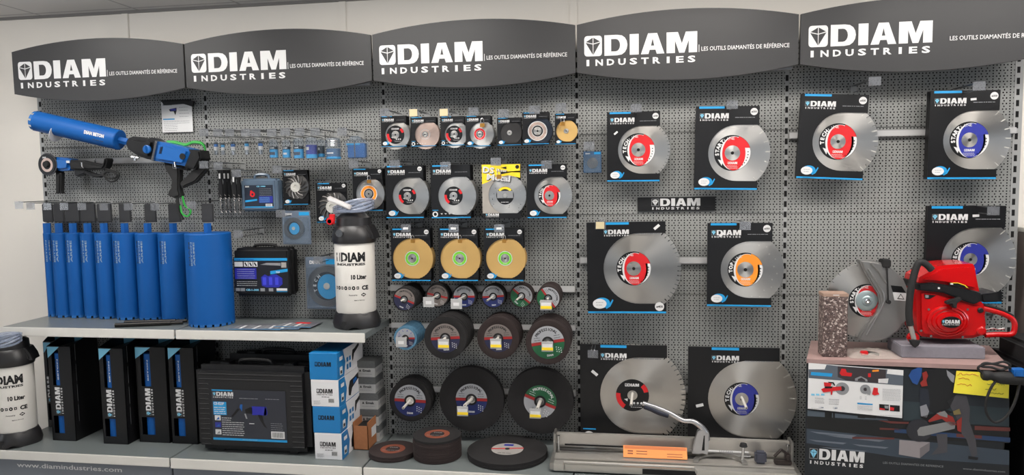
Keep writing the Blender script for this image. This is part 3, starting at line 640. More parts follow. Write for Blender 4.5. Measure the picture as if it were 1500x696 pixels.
def disc_stack(px, py, rpx, y0, y1, n, body, rlf, up, low, label, blabel, rot=0, tip=None, flip=0, band=None, word='PROFESSIONAL', wordm=None, hole=.2, flap=False):
    c = PX(px, py, y0); r = PX(px+rpx, py, y0).x-c.x; th = (y1-y0)/n*.94
    t = thing('grinding_disc', label, 'grinding disc', (c.x, y0, c.z-r))
    X0 = (c.x, y0+th, c.z)
    MB().lathe(body, [(r, 0), (r, th), (r*.97, th+.0003), (r*rlf*1.02, th+.0003), (r*rlf, th-.0005), (0, th-.0005)], X0, 'Y', 48).build('disc_body', t)
    b = MB(); disc_print(b, c.x, c.z, r*rlf*.99, y0-.0004, up, low, band or BAND, rot, word=word, wordm=wordm); b.build('paper_label', t)
    b = MB(); b.lathe(ABR, [(r*rlf*.36, 0), (r*rlf*.36, .0014), (r*rlf*.26, .0006), (0, .0006)], (c.x, y0-.0008, c.z), 'Y', 32); b.lathe(CHROME, [(r*rlf*.24, 0), (r*rlf*.24, .0022), (r*rlf*.14, .0022), (r*rlf*.14, .001), (0, .001)], (c.x, y0-.0008, c.z), 'Y', 28); b.build('centre_ring', t)
    rd = random.Random(int(px))
    if n > 1:
        p = MB().lathe(body, [(r, 0), (r, th), (r*.3, th), (0, th)], (c.x, y0+2*th+.0008, c.z), 'Y', 48).build('grinding_disc', org=(c.x, y0+th, c.z-r)); tag(p, blabel, 'grinding disc', 'discs queued behind the '+label)
        for k in range(2, n):
            q = p.copy(); COL.objects.link(q); q.location = (c.x+rd.uniform(-.0015, .0015), y0+(y1-y0)*k/n, c.z-r+rd.uniform(-.001, .0015)*(1 if k % 3 else 2))
    # the peg the discs hang on
    if tip:
        e = PX(tip[0], tip[1], y0-.055 if len(tip) < 3 else tip[2]); k = thing('disc_peg', 'steel peg through the '+label.split(',')[0], 'hook', (c.x, y0, c.z))
        MB().tube(mat('peg_enamel', (196, 192, 184), .35), [(c.x, y0-.002, c.z), (e.x, e.y, e.z)], max(.0045, min(.0085, r*.06)), 14).build('rod', k)
        MB().tube(DARK, [(e.x, e.y+.001, e.z), (e.x, e.y-.0006, e.z)], .0032, 10).build('rod_bore', k)
disc_stack(592.2, 438.6, 17, -.19, -.02, 16, ABR, .90, DGREY, DNAV, 'small disc with brown grey and navy label, first from left in the upper disc row', 'small black disc queued behind the navy labelled first disc', rot=-22, tip=(587, 441, -.21))
disc_stack(640.6, 433.2, 17, -.10, -.04, 6, ABR, .90, DGREY, DGREY, 'small disc with all grey label, second in the upper disc row', 'small black disc queued behind the all grey label', rot=-12, tip=(628, 439.5, -.245))
disc_stack(679.8, 434.5, 17.2, -.10, -.04, 6, ABR, .90, DLG, DBLUE, 'small silver and blue labelled disc behind a price plate, third in the upper row', 'small black disc queued behind the third of the upper row', rot=0, tip=(668.5, 440, -.245))
disc_stack(722.4, 434.5, 17.6, -.09, -.03, 6, ABR, .90, DLG, DBLUE, 'small disc with silver and blue label and bare peg, fourth in the upper disc row', 'small black disc queued behind the bare pegged disc', rot=4, tip=(713.3, 440.6, -.25))
disc_stack(763.9, 433.8, 17.6, -.09, -.03, 6, ABRB, .90, DLG, GREEN, 'small disc with silver and green label and bare peg, fifth in the upper disc row', 'small brown disc queued behind the green labelled fifth disc', rot=-40, tip=(756, 440, -.245))
disc_stack(803, 437, 18, -.17, -.02, 14, ABRB, .92, DLG, GREEN, 'small disc with green label and yellow price plate, last in the upper disc row', 'small brown disc queued behind the yellow priced last disc', rot=-55, tip=(801, 439, -.19))
disc_stack(593.8, 495.5, 17, -.18, -.02, 14, ABRN, .82, DLG, DNAV, 'flap disc with purple and red label, at the head of the blue grey stack', 'blue grey flap disc queued behind the purple labelled one', rot=0, tip=(589, 499, -.225), word='FLAP', wordm=NAVY)
disc_stack(652.3, 495.5, 31, -.22, -.02, 14, ABR, .69, DGREY, DNAV, 'big black disc with grey and navy label, first of the middle disc row', 'big black disc queued behind the grey and navy label', rot=4, tip=(649, 498, -.245))
disc_stack(729.7, 495.5, 31, -.16, -.02, 10, ABRB, .67, DGREY, DNAV, 'big brown disc with brown grey label, second of the middle disc row', 'big brown disc queued behind the brown grey label', rot=3, tip=(725, 499, -.21))
disc_stack(802.5, 501.8, 32.8, -.21, -.02, 14, ABRB, .75, DLG, GREEN, 'big brown disc with silver and green label, last of the middle disc row', 'big brown disc queued behind the silver and green label', rot=10, tip=(801, 504, -.235))
disc_stack(600.7, 587, 30.5, -.12, -.02, 8, ABR, .76, DLG, DBLUE, 'black disc with silver and blue label, left end of the bottom disc row', 'black disc queued behind the bottom left label', rot=-2, tip=(590.5, 598, -.23))
disc_stack(690.5, 585.3, 47.6, -.09, -.05, 3, ABR, .49, DLG, DBLUE, 'largest black disc with small silver and blue label, centre of the bottom disc row', 'largest black disc queued behind the small blue label', rot=0, tip=(681, 594, -.21))
disc_stack(791.2, 588.3, 48.8, -.10, -.05, 3, ABR, .50, GREEN, DLG, 'largest black disc with green over silver label, right end of the bottom disc row', 'largest black disc queued behind the green over silver label', rot=-22, tip=(787, 599, -.19), wordm=WHITE)
for a in ((628, 442.8, -.25, 'price plate in front of the second small disc', 'white', 1), (668.5, 445.2, -.25, 'price plate in front of the third small disc', 'white', 1), (799.8, 447, -.195, 'yellow stickered price plate before the last small disc', 'yellow', 1),
          (587.7, 501.3, -.23, 'price plate in front of the flap discs', 'white', 1), (649.6, 504, -.25, 'yellow stickered price plate before the grey and navy disc', 'yellow', 1), (726.3, 503.5, -.215, 'yellow stickered price plate before the big brown disc', 'yellow', 1), (801.7, 507.7, -.24, 'yellow stickered price plate before the big green disc', 'yellow', 1),
          (677.6, 602.5, -.215, 'yellow stickered price plate before the centre bottom disc', 'yellow', 1), (784, 606, -.195, 'yellow stickered price plate before the bottom right disc', 'yellow', 1)):
    c = PX(a[0], a[1], a[2]); t = thing('price_plate', a[3], 'price tag', (c.x, a[2], c.z-.026))
    MB().box(mat('grey_plate_plastic', (165, 165, 165), .25), (c.x-.028, a[2]-.0015, c.z-.025), (c.x+.028, a[2], c.z+.025), .001, seg=1).tube(WIRE, [(c.x-.014, a[2], c.z+.023), (c.x-.012, a[2]+.02, c.z+.027)], .0015, 6).build('plate', t)
    if a[4] == 'yellow': MB().box(WHITE, (c.x-.024, a[2]-.0026, c.z-.018), (c.x+.024, a[2]-.0016, c.z+.012)).box(YEL, (c.x-.026, a[2]-.0032, c.z-.018), (c.x+.028, a[2]-.0027, c.z-.004)).build('sticker', t)
    else: MB().box(WHITE, (c.x-.015, a[2]-.0026, c.z-.01), (c.x+.014, a[2]-.0016, c.z+.006)).build('sticker', t)
# discs lying on the shelf
def flat_disc(x, y, z, r, th, body, label, orange=True, group=None, rim=.45, plain=False):
    t = thing('cutting_disc', label, 'grinding disc', (x, y, z), group=group)
    MB().lathe(body, [(0, 0), (r*.99, 0), (r, .001), (r, th-.001), (r*.99, th), (0, th)], (x, y, z), 'Z', 56).build('disc_body', t)
    if plain: return t
    b = MB(); zz = z+th; X = M4.Translation((x, y, zz)) @ M4.Rotation(R(-90), 4, 'X')
    if orange: b.arc(mat('rust_orange_print', (122, 62, 42), .7), 0, 0, r*.30, r*.52, 0, 360, -.0004, 40, X); b.text(GREYP, 'DIAM', 0, r*.1, r*.1, -.0009, anchor='c', X=X); b.words(GREYP, -r*.4, r*.4, -r*.2, r*.05, -.0009, 5, X)
    else:
        b.disc(mat('dull_silver_print', (150, 146, 142), .5), 0, 0, r*.40, -.0004, X=X); b.add([(-r*.4, -.0008, -r*.06), (r*.4, -.0008, r*.06), (r*.4, -.0008, r*.12), (-r*.4, -.0008, 0)], [(0, 1, 2, 3)], RED, X); b.rect(NAVY, -r*.12, r*.12, r*.2, r*.32, -.0008, X); b.words(BLACK, -r*.2, r*.2, -r*.3, r*.05, -.0008, 4, X)
        b.disc(DARK, 0, 0, r*.06, -.0012, X=X)
    b.build('paper_label', t); return t
flat_disc(2.090, -.285, .432, .118, .0125, ABRB, 'lower brown disc of the low pair lying flat on the shelf', plain=True)
flat_disc(2.091, -.284, .4446, .118, .0125, ABRB, 'brown disc with orange label on top of the low pair lying flat on the shelf')
for k in range(9):
    if k == 0: pl = flat_disc(2.318, -.278, .432, .119, .0118, ABRB, 'brown disc inside the tall flat lying stack on the bottom shelf', plain=True, group='discs inside the tall flat lying stack')
    elif k < 8: dup(pl, (2.318+random.uniform(-.0015, .0015), -.278+random.uniform(-.0015, .0015), .432+.012*k))
flat_disc(2.318, -.278, .432+.012*8, .119, .0118, ABR, 'dark disc with orange and grey label topping the tall flat lying stack')
flat_disc(2.661, -.236, .432, .197, .0148, ABR, 'large dark disc beneath the silver labelled one lying on the shelf', plain=True)
flat_disc(2.660, -.235, .447, .197, .0148, ABR, 'large dark disc with silver and red label lying flat beside the tile cutter', orange=False)

# ============================================================ CORE BITS
def cyltext(b, mt, t, cx, cy, r, a0, z, h, w_=None, vert=False, bold=.03, anchor='l'):
    vs, fs = text_mesh(t, bold); lo, hi = tw(t, bold); k = h/.70; kx = (w_/(hi-lo)) if w_ else k; W = (hi-lo)*kx
    off = -W/2 if anchor == 'c' else 0; out = []
    for vx, vz in vs:
        u, v = (vx-lo)*kx+off, vz*k
        if vert: u, v = -v, u
        a = a0+u/r; out.append((cx+r*sin(a), cy-r*cos(a), z+v))
    b.add(out, fs, mt)
PRN = mat('faded_grey_print', (120, 140, 160), .5); PRB = mat('dark_stencil_print', (40, 50, 70), .5)
def core_bit(pt, pb, wpx, y, strap, label, ztop=None, hex_=True):
    """pt, pb = pixel x of tube axis at top and bottom"""
    cb = PX(pb, 465, y); cx = (cb.x+PX(pt, 342, y).x)/2; r = (PX(pb+wpx/2, 465, y).x-PX(pb-wpx/2, 465, y).x)/2
    z0 = 1.0565; zt = PX(pt, 341, y).z; t = thing('core_bit', label, 'core drill bit', (cx, y, z0))
    b = MB(); b.lathe(BLUE, [(r*.93, z0+.012), (r, z0+.012), (r, zt-.004), (r-.003, zt), (0, zt)], (cx, y, 0), 'Z', 56)
    ang = -.35
    for k, (s_, m_) in enumerate((('DIAM', PRB), ('BETON', PRN), ('ARME', PRN))):
        if r > .022: cyltext(b, m_, s_, cx, y, r+.0004, ang+k*.0105/r*1.5, zt-.16, .009 if r > .03 else .006, .12, True)
    b.build('tube', t)
    n = max(5, int(2*pi*r/.034)); b = MB()
    for k in range(n):
        a0 = 360/n*k; b.lathe(mat('blue_segment', (32, 96, 160), .6), [(r-.0035, 0), (r+.0006, 0), (r+.0006, .013), (r-.0035, .013)], (cx, y, z0), 'Z', 6, a0=a0, a1=a0+360/n*.72)
    b.build('crown', t)
    zs = PX(pt, 327, y).z; hr = min(.021, r) if r > .021 else r*.98
    b = MB(); b.lathe(BLUE, [(hr, 0), (hr, zs-zt), (hr*.8, zs-zt)], (cx, y, zt), 'Z', 6); b.build('hex_shank', t, sharp=20)
    # webbing strap
    s0, s1 = strap; xa, xb = PX(s0, 312, y).x, PX(s1, 312, y).x; za, zb = PX(s0, 298.5, y).z, PX(s0, 325.5, y).z
    b = MB(); b.box(mat('black_webbing', (44, 45, 48), .85, bump=.3, nscale=300), (xa, y-.006, zb), (xb, y+.006, za), .004); b.build('hanging_sleeve', t)
    return t
CL = ['thinnest blue core bit at the far left of the row', 'slim blue core bit, second from left in the row', 'slim blue core bit, third from left in the row', 'blue core bit, fourth from left, with white lettering high on it', 'blue core bit, fifth from left in the row',
      'blue core bit, sixth from left, with dark stencil lettering', 'blue core bit, seventh from left, behind the black rods', 'wide blue core bit, eighth from left, beside the widest one', 'widest blue core bit standing at the right end of the row']
for k, (a, c_, w_, y, st) in enumerate(((70, 77.5, 10.5, -.07, (62.5, 78)), (89, 93.2, 19.5, -.07, (79, 94.5)), (109.5, 113.8, 20, -.07, (95.5, 117.5)), (131, 134.8, 19.5, -.075, (118, 140.5)), (154.5, 159, 24.5, -.078, (142.5, 164)),
      (184.5, 189, 31, -.084, (174.7, 192)), (218.5, 222, 32, -.084, (212, 229)), (256, 258.8, 39, -.088, (247, 265)), (305.5, 309.5, 58.5, -.195, (295.7, 313)))):
    core_bit(a, c_, w_, y, st, CL[k])
for k, (a, b_, yf) in enumerate(((28, 300.5, -.28), (45, 302, -.25), (69.3, 302.5, -.22), (94, 302.5, -.22), (120, 302.5, -.22), (152, 303, -.22), (188, 303, -.22), (226.8, 303, -.22), (280.5, 300.5, -.33))):
    hook(a, b_, yf, 'hook with clear plate above the %s blue core bit' % ['first', 'second', 'third', 'fourth', 'fifth', 'sixth', 'seventh', 'eighth', 'widest ninth'][k], double=False)

# ---- black rods on the shelf
def rod(p0, p1, r, label, tip=True):
    a = PZ(p0[0], p0[1], 1.0555+r); c = PZ(p1[0], p1[1], 1.0555+r); t = thing('extension_rod', label, 'drill rod', ((a.x+c.x)/2, (a.y+c.y)/2, 1.0555))
    m_ = mat('blackened_steel', (44, 42, 40), .4, .6); d = (c-a)
    MB().tube(m_, [a[:], (a+d*.82)[:]], r, 16).build('shaft', t); MB().tube(m_, [(a+d*.82)[:], c[:]], r*.72, 16).build('threaded_end', t)
rod((169, 476.5), (268, 472.5), .0115, 'long black steel rod lying in front on the upper shelf')
rod((183, 472.5), (274, 470), .0115, 'black steel rod lying behind the front one by the widest core bit')

# ============================================================ CORING DRILL, GRINDER
def trace(name, m_, pts, y0, y1, par, ox, oy, s, bev=.004, yref=None):
    b = MB(); b.prism(m_, XZ(pts, yref if yref is not None else y0, ox, oy, s), y0, y1, bev); return b.build(name, par)
def pt(cx, cy, y, ox, oy, s): return PX(ox+cx/s, oy+cy/s, y)
A = (0, 140, 4.35)
y = -.20
a = pt(232, 162, y, *A); c = pt(765, 284, y, *A); t = thing('coring_drill', 'blue and black hand coring drill with a long blue core bit fitted', 'drill', tuple(pt(1120, 650, y, *A)))
ax = (c-a); Lh = ax.length; th = math.atan2(ax.z, ax.x); X = M4.Translation(a) @ M4.Rotation(-th, 4, 'Y'); r = .0530
b = MB(); b.lathe(BLUE, [(r*.9, .012), (r, .012), (r, Lh-.004), (r-.004, Lh), (.0, Lh)], (0, 0, 0), 'X', 48, X=X)
X2 = X @ M4.Translation((Lh*.70, 0, -.002))
b.text(WHITE, 'DIAM BETON', -.02, -.0, .016, -r-.0005, w=.115, bold=.06, X=X2); b.words(PRB, 0.03, .10, -.022, .008, -r*.92, 3, X=X2)
b.build('core_tube', t)
b = MB()
for k in range(10): b.lathe(mat('blue_segment', (32, 96, 160), .6), [(r-.004, -.002), (r+.0006, -.002), (r+.0006, .013), (r-.004, .013)], (0, 0, 0), 'X', 5, X=X, a0=36*k, a1=36*k+25)
b.build('crown', t)
b = MB(); b.lathe(mat('wire_tie', (200, 200, 205), .4), [(r+.0005, 0), (r+.002, .002), (r+.0005, .004)], (Lh*.27, 0, 0), 'X', 40, X=X @ M4.Rotation(R(14), 4, 'Y')); b.build('wire_tie', t)
MB().lathe(BLUE, [(.02, 0), (.02, .05), (.014, .052)], (Lh, 0, 0), 'X', 6, X=X).build('hex_shank', t, sharp=20)
MB().lathe(CHROME, [(.011, .05), (.011, .058), (.018, .06), (.02, .085), (.02, .095)], (Lh, 0, 0), 'X', 28, X=X).build('chuck', t)
g = trace('gear_housing', BLACKP, [(845, 275), (875, 262), (960, 280), (985, 270), (1020, 290), (1005, 345), (995, 412), (960, 405), (905, 385), (845, 345), (830, 310)], y-.05, y+.05, t, *A, bev=.018, yref=y)
trace('silver_ring', CHROME, [(1023, 291), (1038, 294), (1011, 420), (997, 416)], y-.052, y+.052, t, *A, bev=.012, yref=y)
mh = trace('motor_housing', BLUED, [(1036, 295), (1130, 315), (1235, 342), (1240, 360), (1205, 450), (1060, 425), (1010, 415)], y-.05, y+.05, t, *A, bev=.016, yref=y)
trace('rear_cover', BLACKP, [(1228, 345), (1300, 350), (1310, 400), (1270, 475), (1203, 455), (1240, 365)], y-.045, y+.045, t, *A, bev=.012, yref=y)
trace('pistol_grip', RUB, [(1055, 425), (1205, 460), (1200, 478), (1152, 472), (1152, 600), (1162, 640), (1122, 655), (1080, 635), (1085, 610), (1100, 590), (1105, 540), (1090, 510), (1065, 470)], y-.02, y+.02, t, *A, bev=.01, yref=y)
trace('rear_brace', RUB, [(1270, 440), (1320, 420), (1325, 470), (1255, 550), (1165, 590), (1150, 560), (1200, 510)], y-.015, y+.015, t, *A, bev=.008, yref=y)
q = pt(940, 343, y-.05, *A); MB().lathe(BLUED, [(.021, 0), (.021, .010), (.017, .012), (0, .012)], (q.x, y-.049, q.z), 'Y', 28).box(BLUED, (q.x-.004, y-.072, q.z-.018), (q.x+.004, y-.058, q.z+.018), .002).build('gear_knob', t)
q = pt(1163, 388, y-.05, *A); MB().lathe(BLACKP, [(.016, 0), (.016, .003), (0, .003)], (q.x, y-.049, q.z), 'Y', 24).build('brush_cap', t)
b = MB()
for k in range(5): q = pt(1030-2*k, 330+9*k, y-.05, *A); b.box(DARK, (q.x-.007, y-.0525, q.z-.0022), (q.x+.007, y-.049, q.z+.0022))
b.build('vent_slots', t)
q = pt(885, 392, y, *A); MB().tube(CHROME, [(q.x-.02, y-.03, q.z), (q.x+.02, y-.03, q.z-.006)], .006).lathe(CHROME, [(.009, -.02), (.009, 0)], (q.x, y-.03, q.z), 'Z', 12).build('water_fitting', t)
q = pt(1125, 450, y, *A); MB().tube(CHROME, [(q.x, y-.03, q.z+.02), (q.x, y-.03, q.z-.01), (q.x+.012, y-.02, q.z-.012)], .004).build('clip', t)
GC = mat('green_cable_rubber', (30, 150, 50), .45); b = MB()
for k in range(4):
    pts = [pt(u, v-6*k+k*k, y+.04+.006*k, *A)[:] for u, v in ((1065, 300), (1120, 303), (1180, 318), (1230, 302), (1285, 310), (1308, 350), (1300, 420))]
    b.tube(GC, smooth(pts, 5), .0045, 8)
b.build('green_cable', t); b = MB()
pts = [pt(u, v, y-.02, *A)[:] for u, v in ((1163, 640), (1178, 700), (1215, 735), (1195, 770), (1160, 750), (1150, 700))]; b.tube(GC, smooth(pts, 6), .0045, 8)
b.build('green_cable_end', t)
pts = [pt(u, v, y-.01, *A)[:] for u, v in ((1130, 650), (1133, 690), (1140, 740), (1165, 790))]; MB().tube(RUB, smooth(pts, 6), .008, 10).build('cable_sleeve', t)
hook(128, 276, -.001, 'chrome display peg under the angle grinder', plate=False) if 0 else None
def peg(px, py, y0, label):
    c = PX(px, py, y0); t = thing('support_hook', label, 'hook', (c.x, 0, c.z)); MB().tube(CHROME, [(c.x, .002, c.z), (c.x, y0, c.z), (c.x, y0-.006, c.z+.006), (c.x, y0-.008, c.z+.03)], .004, 8).build('wire', t)
peg(122, 246, -.14, 'chrome hook carrying the body of the angle grinder'); peg(141, 241, -.05, 'chrome screw hook on the rail behind the angle grinder'); peg(258, 246, -.27, 'chrome hook carrying the grip of the coring drill')
# angle grinder
A = (50, 220, 9.943); y = -.10
q = pt(370, 620, y, *A); t = thing('angle_grinder', 'blue and black angle grinder with side handle hanging at far left', 'angle grinder', tuple(q))
trace('motor_housing', BLUED, [(350, 105), (440, 105), (580, 132), (575, 190), (555, 292), (440, 305), (370, 292)], y-.032, y+.032, t, *A, bev=.014, yref=y)
trace('gear_head', BLACKP, [(290, 110), (360, 100), (375, 200), (385, 300), (370, 330), (300, 320)], y-.032, y+.032, t, *A, bev=.008, yref=y)
trace('rear_grip', RUB, [(570, 140), (700, 150), (860, 185), (1000, 210), (1045, 195), (1055, 130), (1090, 118), (1105, 145), (1078, 240), (1040, 285), (900, 285), (760, 292), (650, 292), (575, 280), (555, 210)], y-.028, y+.028, t, *A, bev=.012, yref=y)
trace('paddle_switch', BLACKP, [(600, 285), (740, 290), (900, 345), (985, 358), (970, 402), (900, 398), (760, 345), (650, 388), (605, 355)], y-.014, y+.014, t, *A, bev=.006, yref=y)
trace('side_handle', RUB, [(332, 330), (415, 330), (408, 600), (420, 632), (330, 632), (336, 600)], y-.016, y+.016, t, *A, bev=.008, yref=y)
q = pt(492, 170, y-.032, *A); MB().box(WHITE, (q.x-.011, y-.0335, q.z-.007), (q.x+.011, y-.031, q.z+.007), .002).build('badge', t)
q = pt(195, 208, y-.03, *A); X = M4.Translation(q) @ M4.Rotation(R(-4), 4, 'Z'); r = .0575
dk = MB().lathe(mat('grinder_guard', (70, 70, 74), .4, .5), [(r*1.06, -.004), (r*1.06, 0), (r, .001), (0, .001)], (0, 0, 0), 'Y', 40, X=X).build('disc_guard', t)
MB().lathe(BLACK, [(r*.94, 0), (r*.94, .003), (0, .003)], (0, -.002, 0), 'Y', 40, X=X).arc(COPP, .002, -.003, r*.42, r*.66, 0, 360, -.0062, 32, X).text(WHITE, 'DIAM', -.024, r*.58, .008, -.0062, w=.022, bold=.05, X=X).lathe(RUB, [(r*.32, 0), (r*.28, .012), (0, .012)], (0, -.005, 0), 'Y', 24, X=X).build('diamond_cup', t)
b = MB(); pts = [pt(u, v, y-.01, *A)[:] for u, v in ((1030, 270), (1130, 295), (1225, 320), (1235, 380), (1190, 440), (1110, 458), (1050, 410), (1020, 350), (1080, 310), (1180, 330), (1205, 380), (1160, 410), (1080, 400), (1000, 370), (930, 380), (860, 365))]; b.tube(RUB, smooth(pts, 5), .0052, 8); b.build('power_cable', t)

# brochure on the wall
tl = PX(236, 149.5, -.012); br = PX(283, 193, -.012)
t = thing('leaflet', 'white leaflet printed with a coring drill hanging under the leftmost header', 'leaflet', (tl.x, -.012, br.z)); b = MB()
b.box(PAPER, (tl.x, -.013, br.z), (br.x, -.011, tl.z+.01)); W = br.x-tl.x; H = tl.z-br.z; yy = -.0135
b.rect(BLACK, tl.x, br.x, tl.z+.0, tl.z+.01, yy); b.flat(BLACK, [(tl.x+.25*W, br.z+.75*H), (tl.x+.5*W, br.z+.8*H), (tl.x+.5*W, br.z+.7*H), (tl.x+.45*W, br.z+.55*H), (tl.x+.4*W, br.z+.68*H), (tl.x+.28*W, br.z+.68*H)], yy); b.rect(NAVY, tl.x+.3*W, tl.x+.48*W, br.z+.7*H, br.z+.77*H, yy-.0004)
b.flat(GREYP, [(tl.x+.05*W, br.z+.93*H), (tl.x+.35*W, br.z+.93*H), (tl.x+.35*W, br.z+.88*H), (tl.x+.05*W, br.z+.88*H)], yy); b.rect(CYAN, tl.x+.04*W, tl.x+.42*W, br.z+.41*H, br.z+.45*H, yy)
for k in range(6): b.words(GREYP, tl.x+.06*W, tl.x+(.5 if k < 4 else .9)*W, br.z+(.05+.06*k)*H, .004, yy, k)
for k in range(4): b.words(GREYP, tl.x+.58*W, tl.x+.9*W, br.z+(.5+.1*k)*H, .004, yy, k+9)
b.build('sheet', t)
b = MB(); b.prism(BLACK, XZ([(236, 148), (283, 148), (281, 156), (268, 152), (240, 154)], -.03), -.03, -.014); b.build('header_flap', t)

# ============================================================ BAY TWO SMALL GOODS
# clear tubes
TB = 'clear tubes with small core bits'
tubes = [(316.5, 217.5, 6.5, 19, 0), (326.5, 218, 6, 18, 0), (341.5, 217.5, 7, 20, 0), (361.5, 217, 7, 20, 0), (381.8, 216.5, 7.5, 20, 0), (401, 218.5, 13, 27, 1), (419.5, 218.5, 12, 27, 1), (437.5, 218, 15.5, 30, 1), (456.5, 217.5, 17.5, 31, 2), (470.5, 218, 11, 26, 2), (488.5, 218, 23, 31, 3)]
TL = ['narrow clear tube, first from left', 'narrow clear tube half hidden, second from left', 'narrow clear tube with blue cap band, third from left', 'narrow clear tube with white print, fourth from left', 'narrow clear tube next to the first wide tube', 'clear tube with black and blue print, first of the wide ones', 'clear tube with blue round print, second wide one', 'clear tube with a dark photo print, third wide one', 'wide clear tube with blue foot band and white number', 'dark printed clear tube tucked behind the blue footed one', 'widest clear round tube with ringed top beside the square pack']
for k, (px, py, w_, h_, sty) in enumerate(tubes):
    y = -.17 if k != 9 else -.13
    c = PX(px, py, y); r = (PX(px+w_/2, py, y).x-PX(px-w_/2, py, y).x)/2; z0 = PX(px, py+h_/2, y).z; z1 = PX(px, py-h_/2, y).z; H = z1-z0
    t = thing('clear_tube', TL[k]+(' of the tubes' if k < 4 else ''), 'packaging tube', (c.x, y, z0))
    MB().lathe(FILM, [(r*.9, 0), (r, .003), (r, H*.8), (r*.8, H), (r*.3, H+.004)], (c.x, y, z0), 'Z', 24).build('tube', t)
    m1 = CYAN if sty in (1,) else NAVY if sty == 2 else BLUED
    b = MB()
    if sty == 0: b.lathe(CYAN if k % 2 else BLUED, [(r*.8, H*.62), (r*.8, H*.82)], (c.x, y, z0), 'Z', 20).lathe(WHITE, [(r*.82, H*.36), (r*.82, H*.62)], (c.x, y, z0), 'Z', 20).lathe(BLACK, [(r*.7, H*.82), (r*.7, H*.95)], (c.x, y, z0), 'Z', 16).lathe(CHROME, [(r*.5, H*.05), (r*.5, H*.34)], (c.x, y, z0), 'Z', 16)
    elif sty == 1: b.lathe(BLACK, [(r*.86, H*.48), (r*.86, H*.64)], (c.x, y, z0), 'Z', 24).lathe(CYAN, [(r*.86, H*.04), (r*.86, H*.48)], (c.x, y, z0), 'Z', 24); cyltext(b, WHITE, 'DIAM', c.x, y, r*.88, -.6, z0+H*.52, .007, bold=.04); b.lathe(WHITE, [(r*.88, H*.2), (r*.88, H*.3)], (c.x, y, z0), 'Z', 8, a0=-120, a1=-60) if k == 6 else b.lathe(PRB, [(r*.88, H*.18), (r*.88, H*.34)], (c.x, y, z0), 'Z', 8, a0=-140, a1=-50)
    elif sty == 2: b.lathe(NAVY if k == 8 else BLACK, [(r*.86, H*.2), (r*.86, H*.66)], (c.x, y, z0), 'Z', 24).lathe(CYAN, [(r*.88, H*.04), (r*.88, H*.22)], (c.x, y, z0), 'Z', 24); b.lathe(WHITE, [(r*.89, H*.42), (r*.89, H*.56)], (c.x, y, z0), 'Z', 8, a0=-140, a1=-95)
    else:
        b.lathe(mat('dull_blue', (54, 84, 120), .4), [(r*.84, H*.1), (r*.84, H*.5)], (c.x, y, z0), 'Z', 28).lathe(CYAN, [(r*.88, H*.02), (r*.88, H*.12)], (c.x, y, z0), 'Z', 28)
        for q in range(4): b.lathe(CHROME, [(r*.95, H*(.6+.08*q)), (r*.97, H*(.62+.08*q)), (r*.95, H*(.64+.08*q))], (c.x, y, z0), 'Z', 28)
        b.lathe(WHITE, [(r*.9, H*.26), (r*.9, H*.32)], (c.x, y, z0), 'Z', 10, a0=-130, a1=-70)
    b.build('printed_insert', t)
# square clear pack
y = -.17; tl = PX(505, 205, y); br = PX(536.5, 234, y); t = thing('square_blister', 'big square clear pack with a blue insert at the right end of the tubes', 'blister pack', ((tl.x+br.x)/2, y, br.z))
MB().box(FILM, (tl.x, y-.02, br.z), (br.x, y+.05, tl.z), .012, seg=3).prism(FILM, [(tl.x+.02, tl.z), (br.x-.02, tl.z), (br.x-.035, tl.z+.018), (tl.x+.035, tl.z+.018)], y-.002, y+.002).build('shell', t)
MB().box(mat('deep_blue_card', (24, 84, 150), .4), (tl.x+.012, y+.0, br.z+.010), (br.x-.006, y+.03, tl.z-.018), .004).rect(CYAN, tl.x+.008, br.x-.03, tl.z-.026, tl.z-.018, y-.0005).rect(CHROME, tl.x+.055, tl.x+.061, br.z+.014, tl.z-.004, y-.0205).build('insert', t)
for k, px in enumerate((298.5, 319, 336.5, 360, 375, 398, 418, 439, 461.5, 501)):
    hook(px, 194.3 if px < 400 else 193.2, -.27, 'clear price plate hook above the tubes, %s from left' % ['first', 'second', 'third', 'fourth', 'fifth', 'sixth', 'seventh', 'eighth', 'ninth', 'tenth'][k], group=None)
# drill bit packs
for k, (px, py, dy, nn) in enumerate(((322, 262, -.16, 0), (329, 264, -.13, 1), (334.5, 266, -.10, 2), (342, 268, -.16, 3), (349, 268, -.12, 4))):
    c = PX(px, 250, dy); zt = PX(px, 249 if k < 3 else 254, dy).z; zb = PX(px, 290, dy).z; ze = PX(px, 312, dy).z; w_ = .022
    t = thing('drill_bit_pack', ['masonry bit on black backing with white mark, front left of the bits', 'masonry bit on black backing, second from left', 'masonry bit on black backing, middle of the five', 'masonry bit on black backing under the plate, fourth', 'masonry bit on black backing touching the smoky case'][k], 'drill bit', (c.x, dy, ze))
    b = MB(); b.prism(BLACKP, [(c.x-w_*.55, zb), (c.x+w_*.55, zb), (c.x+w_*.55, zb+.065), (c.x+w_*.3, zb+.085), (c.x+w_*.5, zb+.10), (c.x+w_*.5, zt), (c.x-w_*.5, zt), (c.x-w_*.5, zb+.10), (c.x-w_*.3, zb+.085), (c.x-w_*.55, zb+.065)], dy-.004, dy+.004, .001)
    b.box(WHITE, (c.x-.005, dy-.005, zt-.045), (c.x+.004, dy-.0041, zt-.018)) if k != 4 else None
    b.build('backing', t)
    b = MB(); pts = []; 
    for s_ in (0, pi):
        pts = [(c.x+.0042*cos(s_+u*.9), dy+.0042*sin(s_+u*.9), zb+.02-(zb+.02-ze)*u/24) for u in range(25)]; b.tube(STEELD, pts, .0024, 6)
    b.tube(CHROME, [(c.x, dy, zb+.06), (c.x, dy, ze)], .0028, 8); b.build('spiral_bit', t)
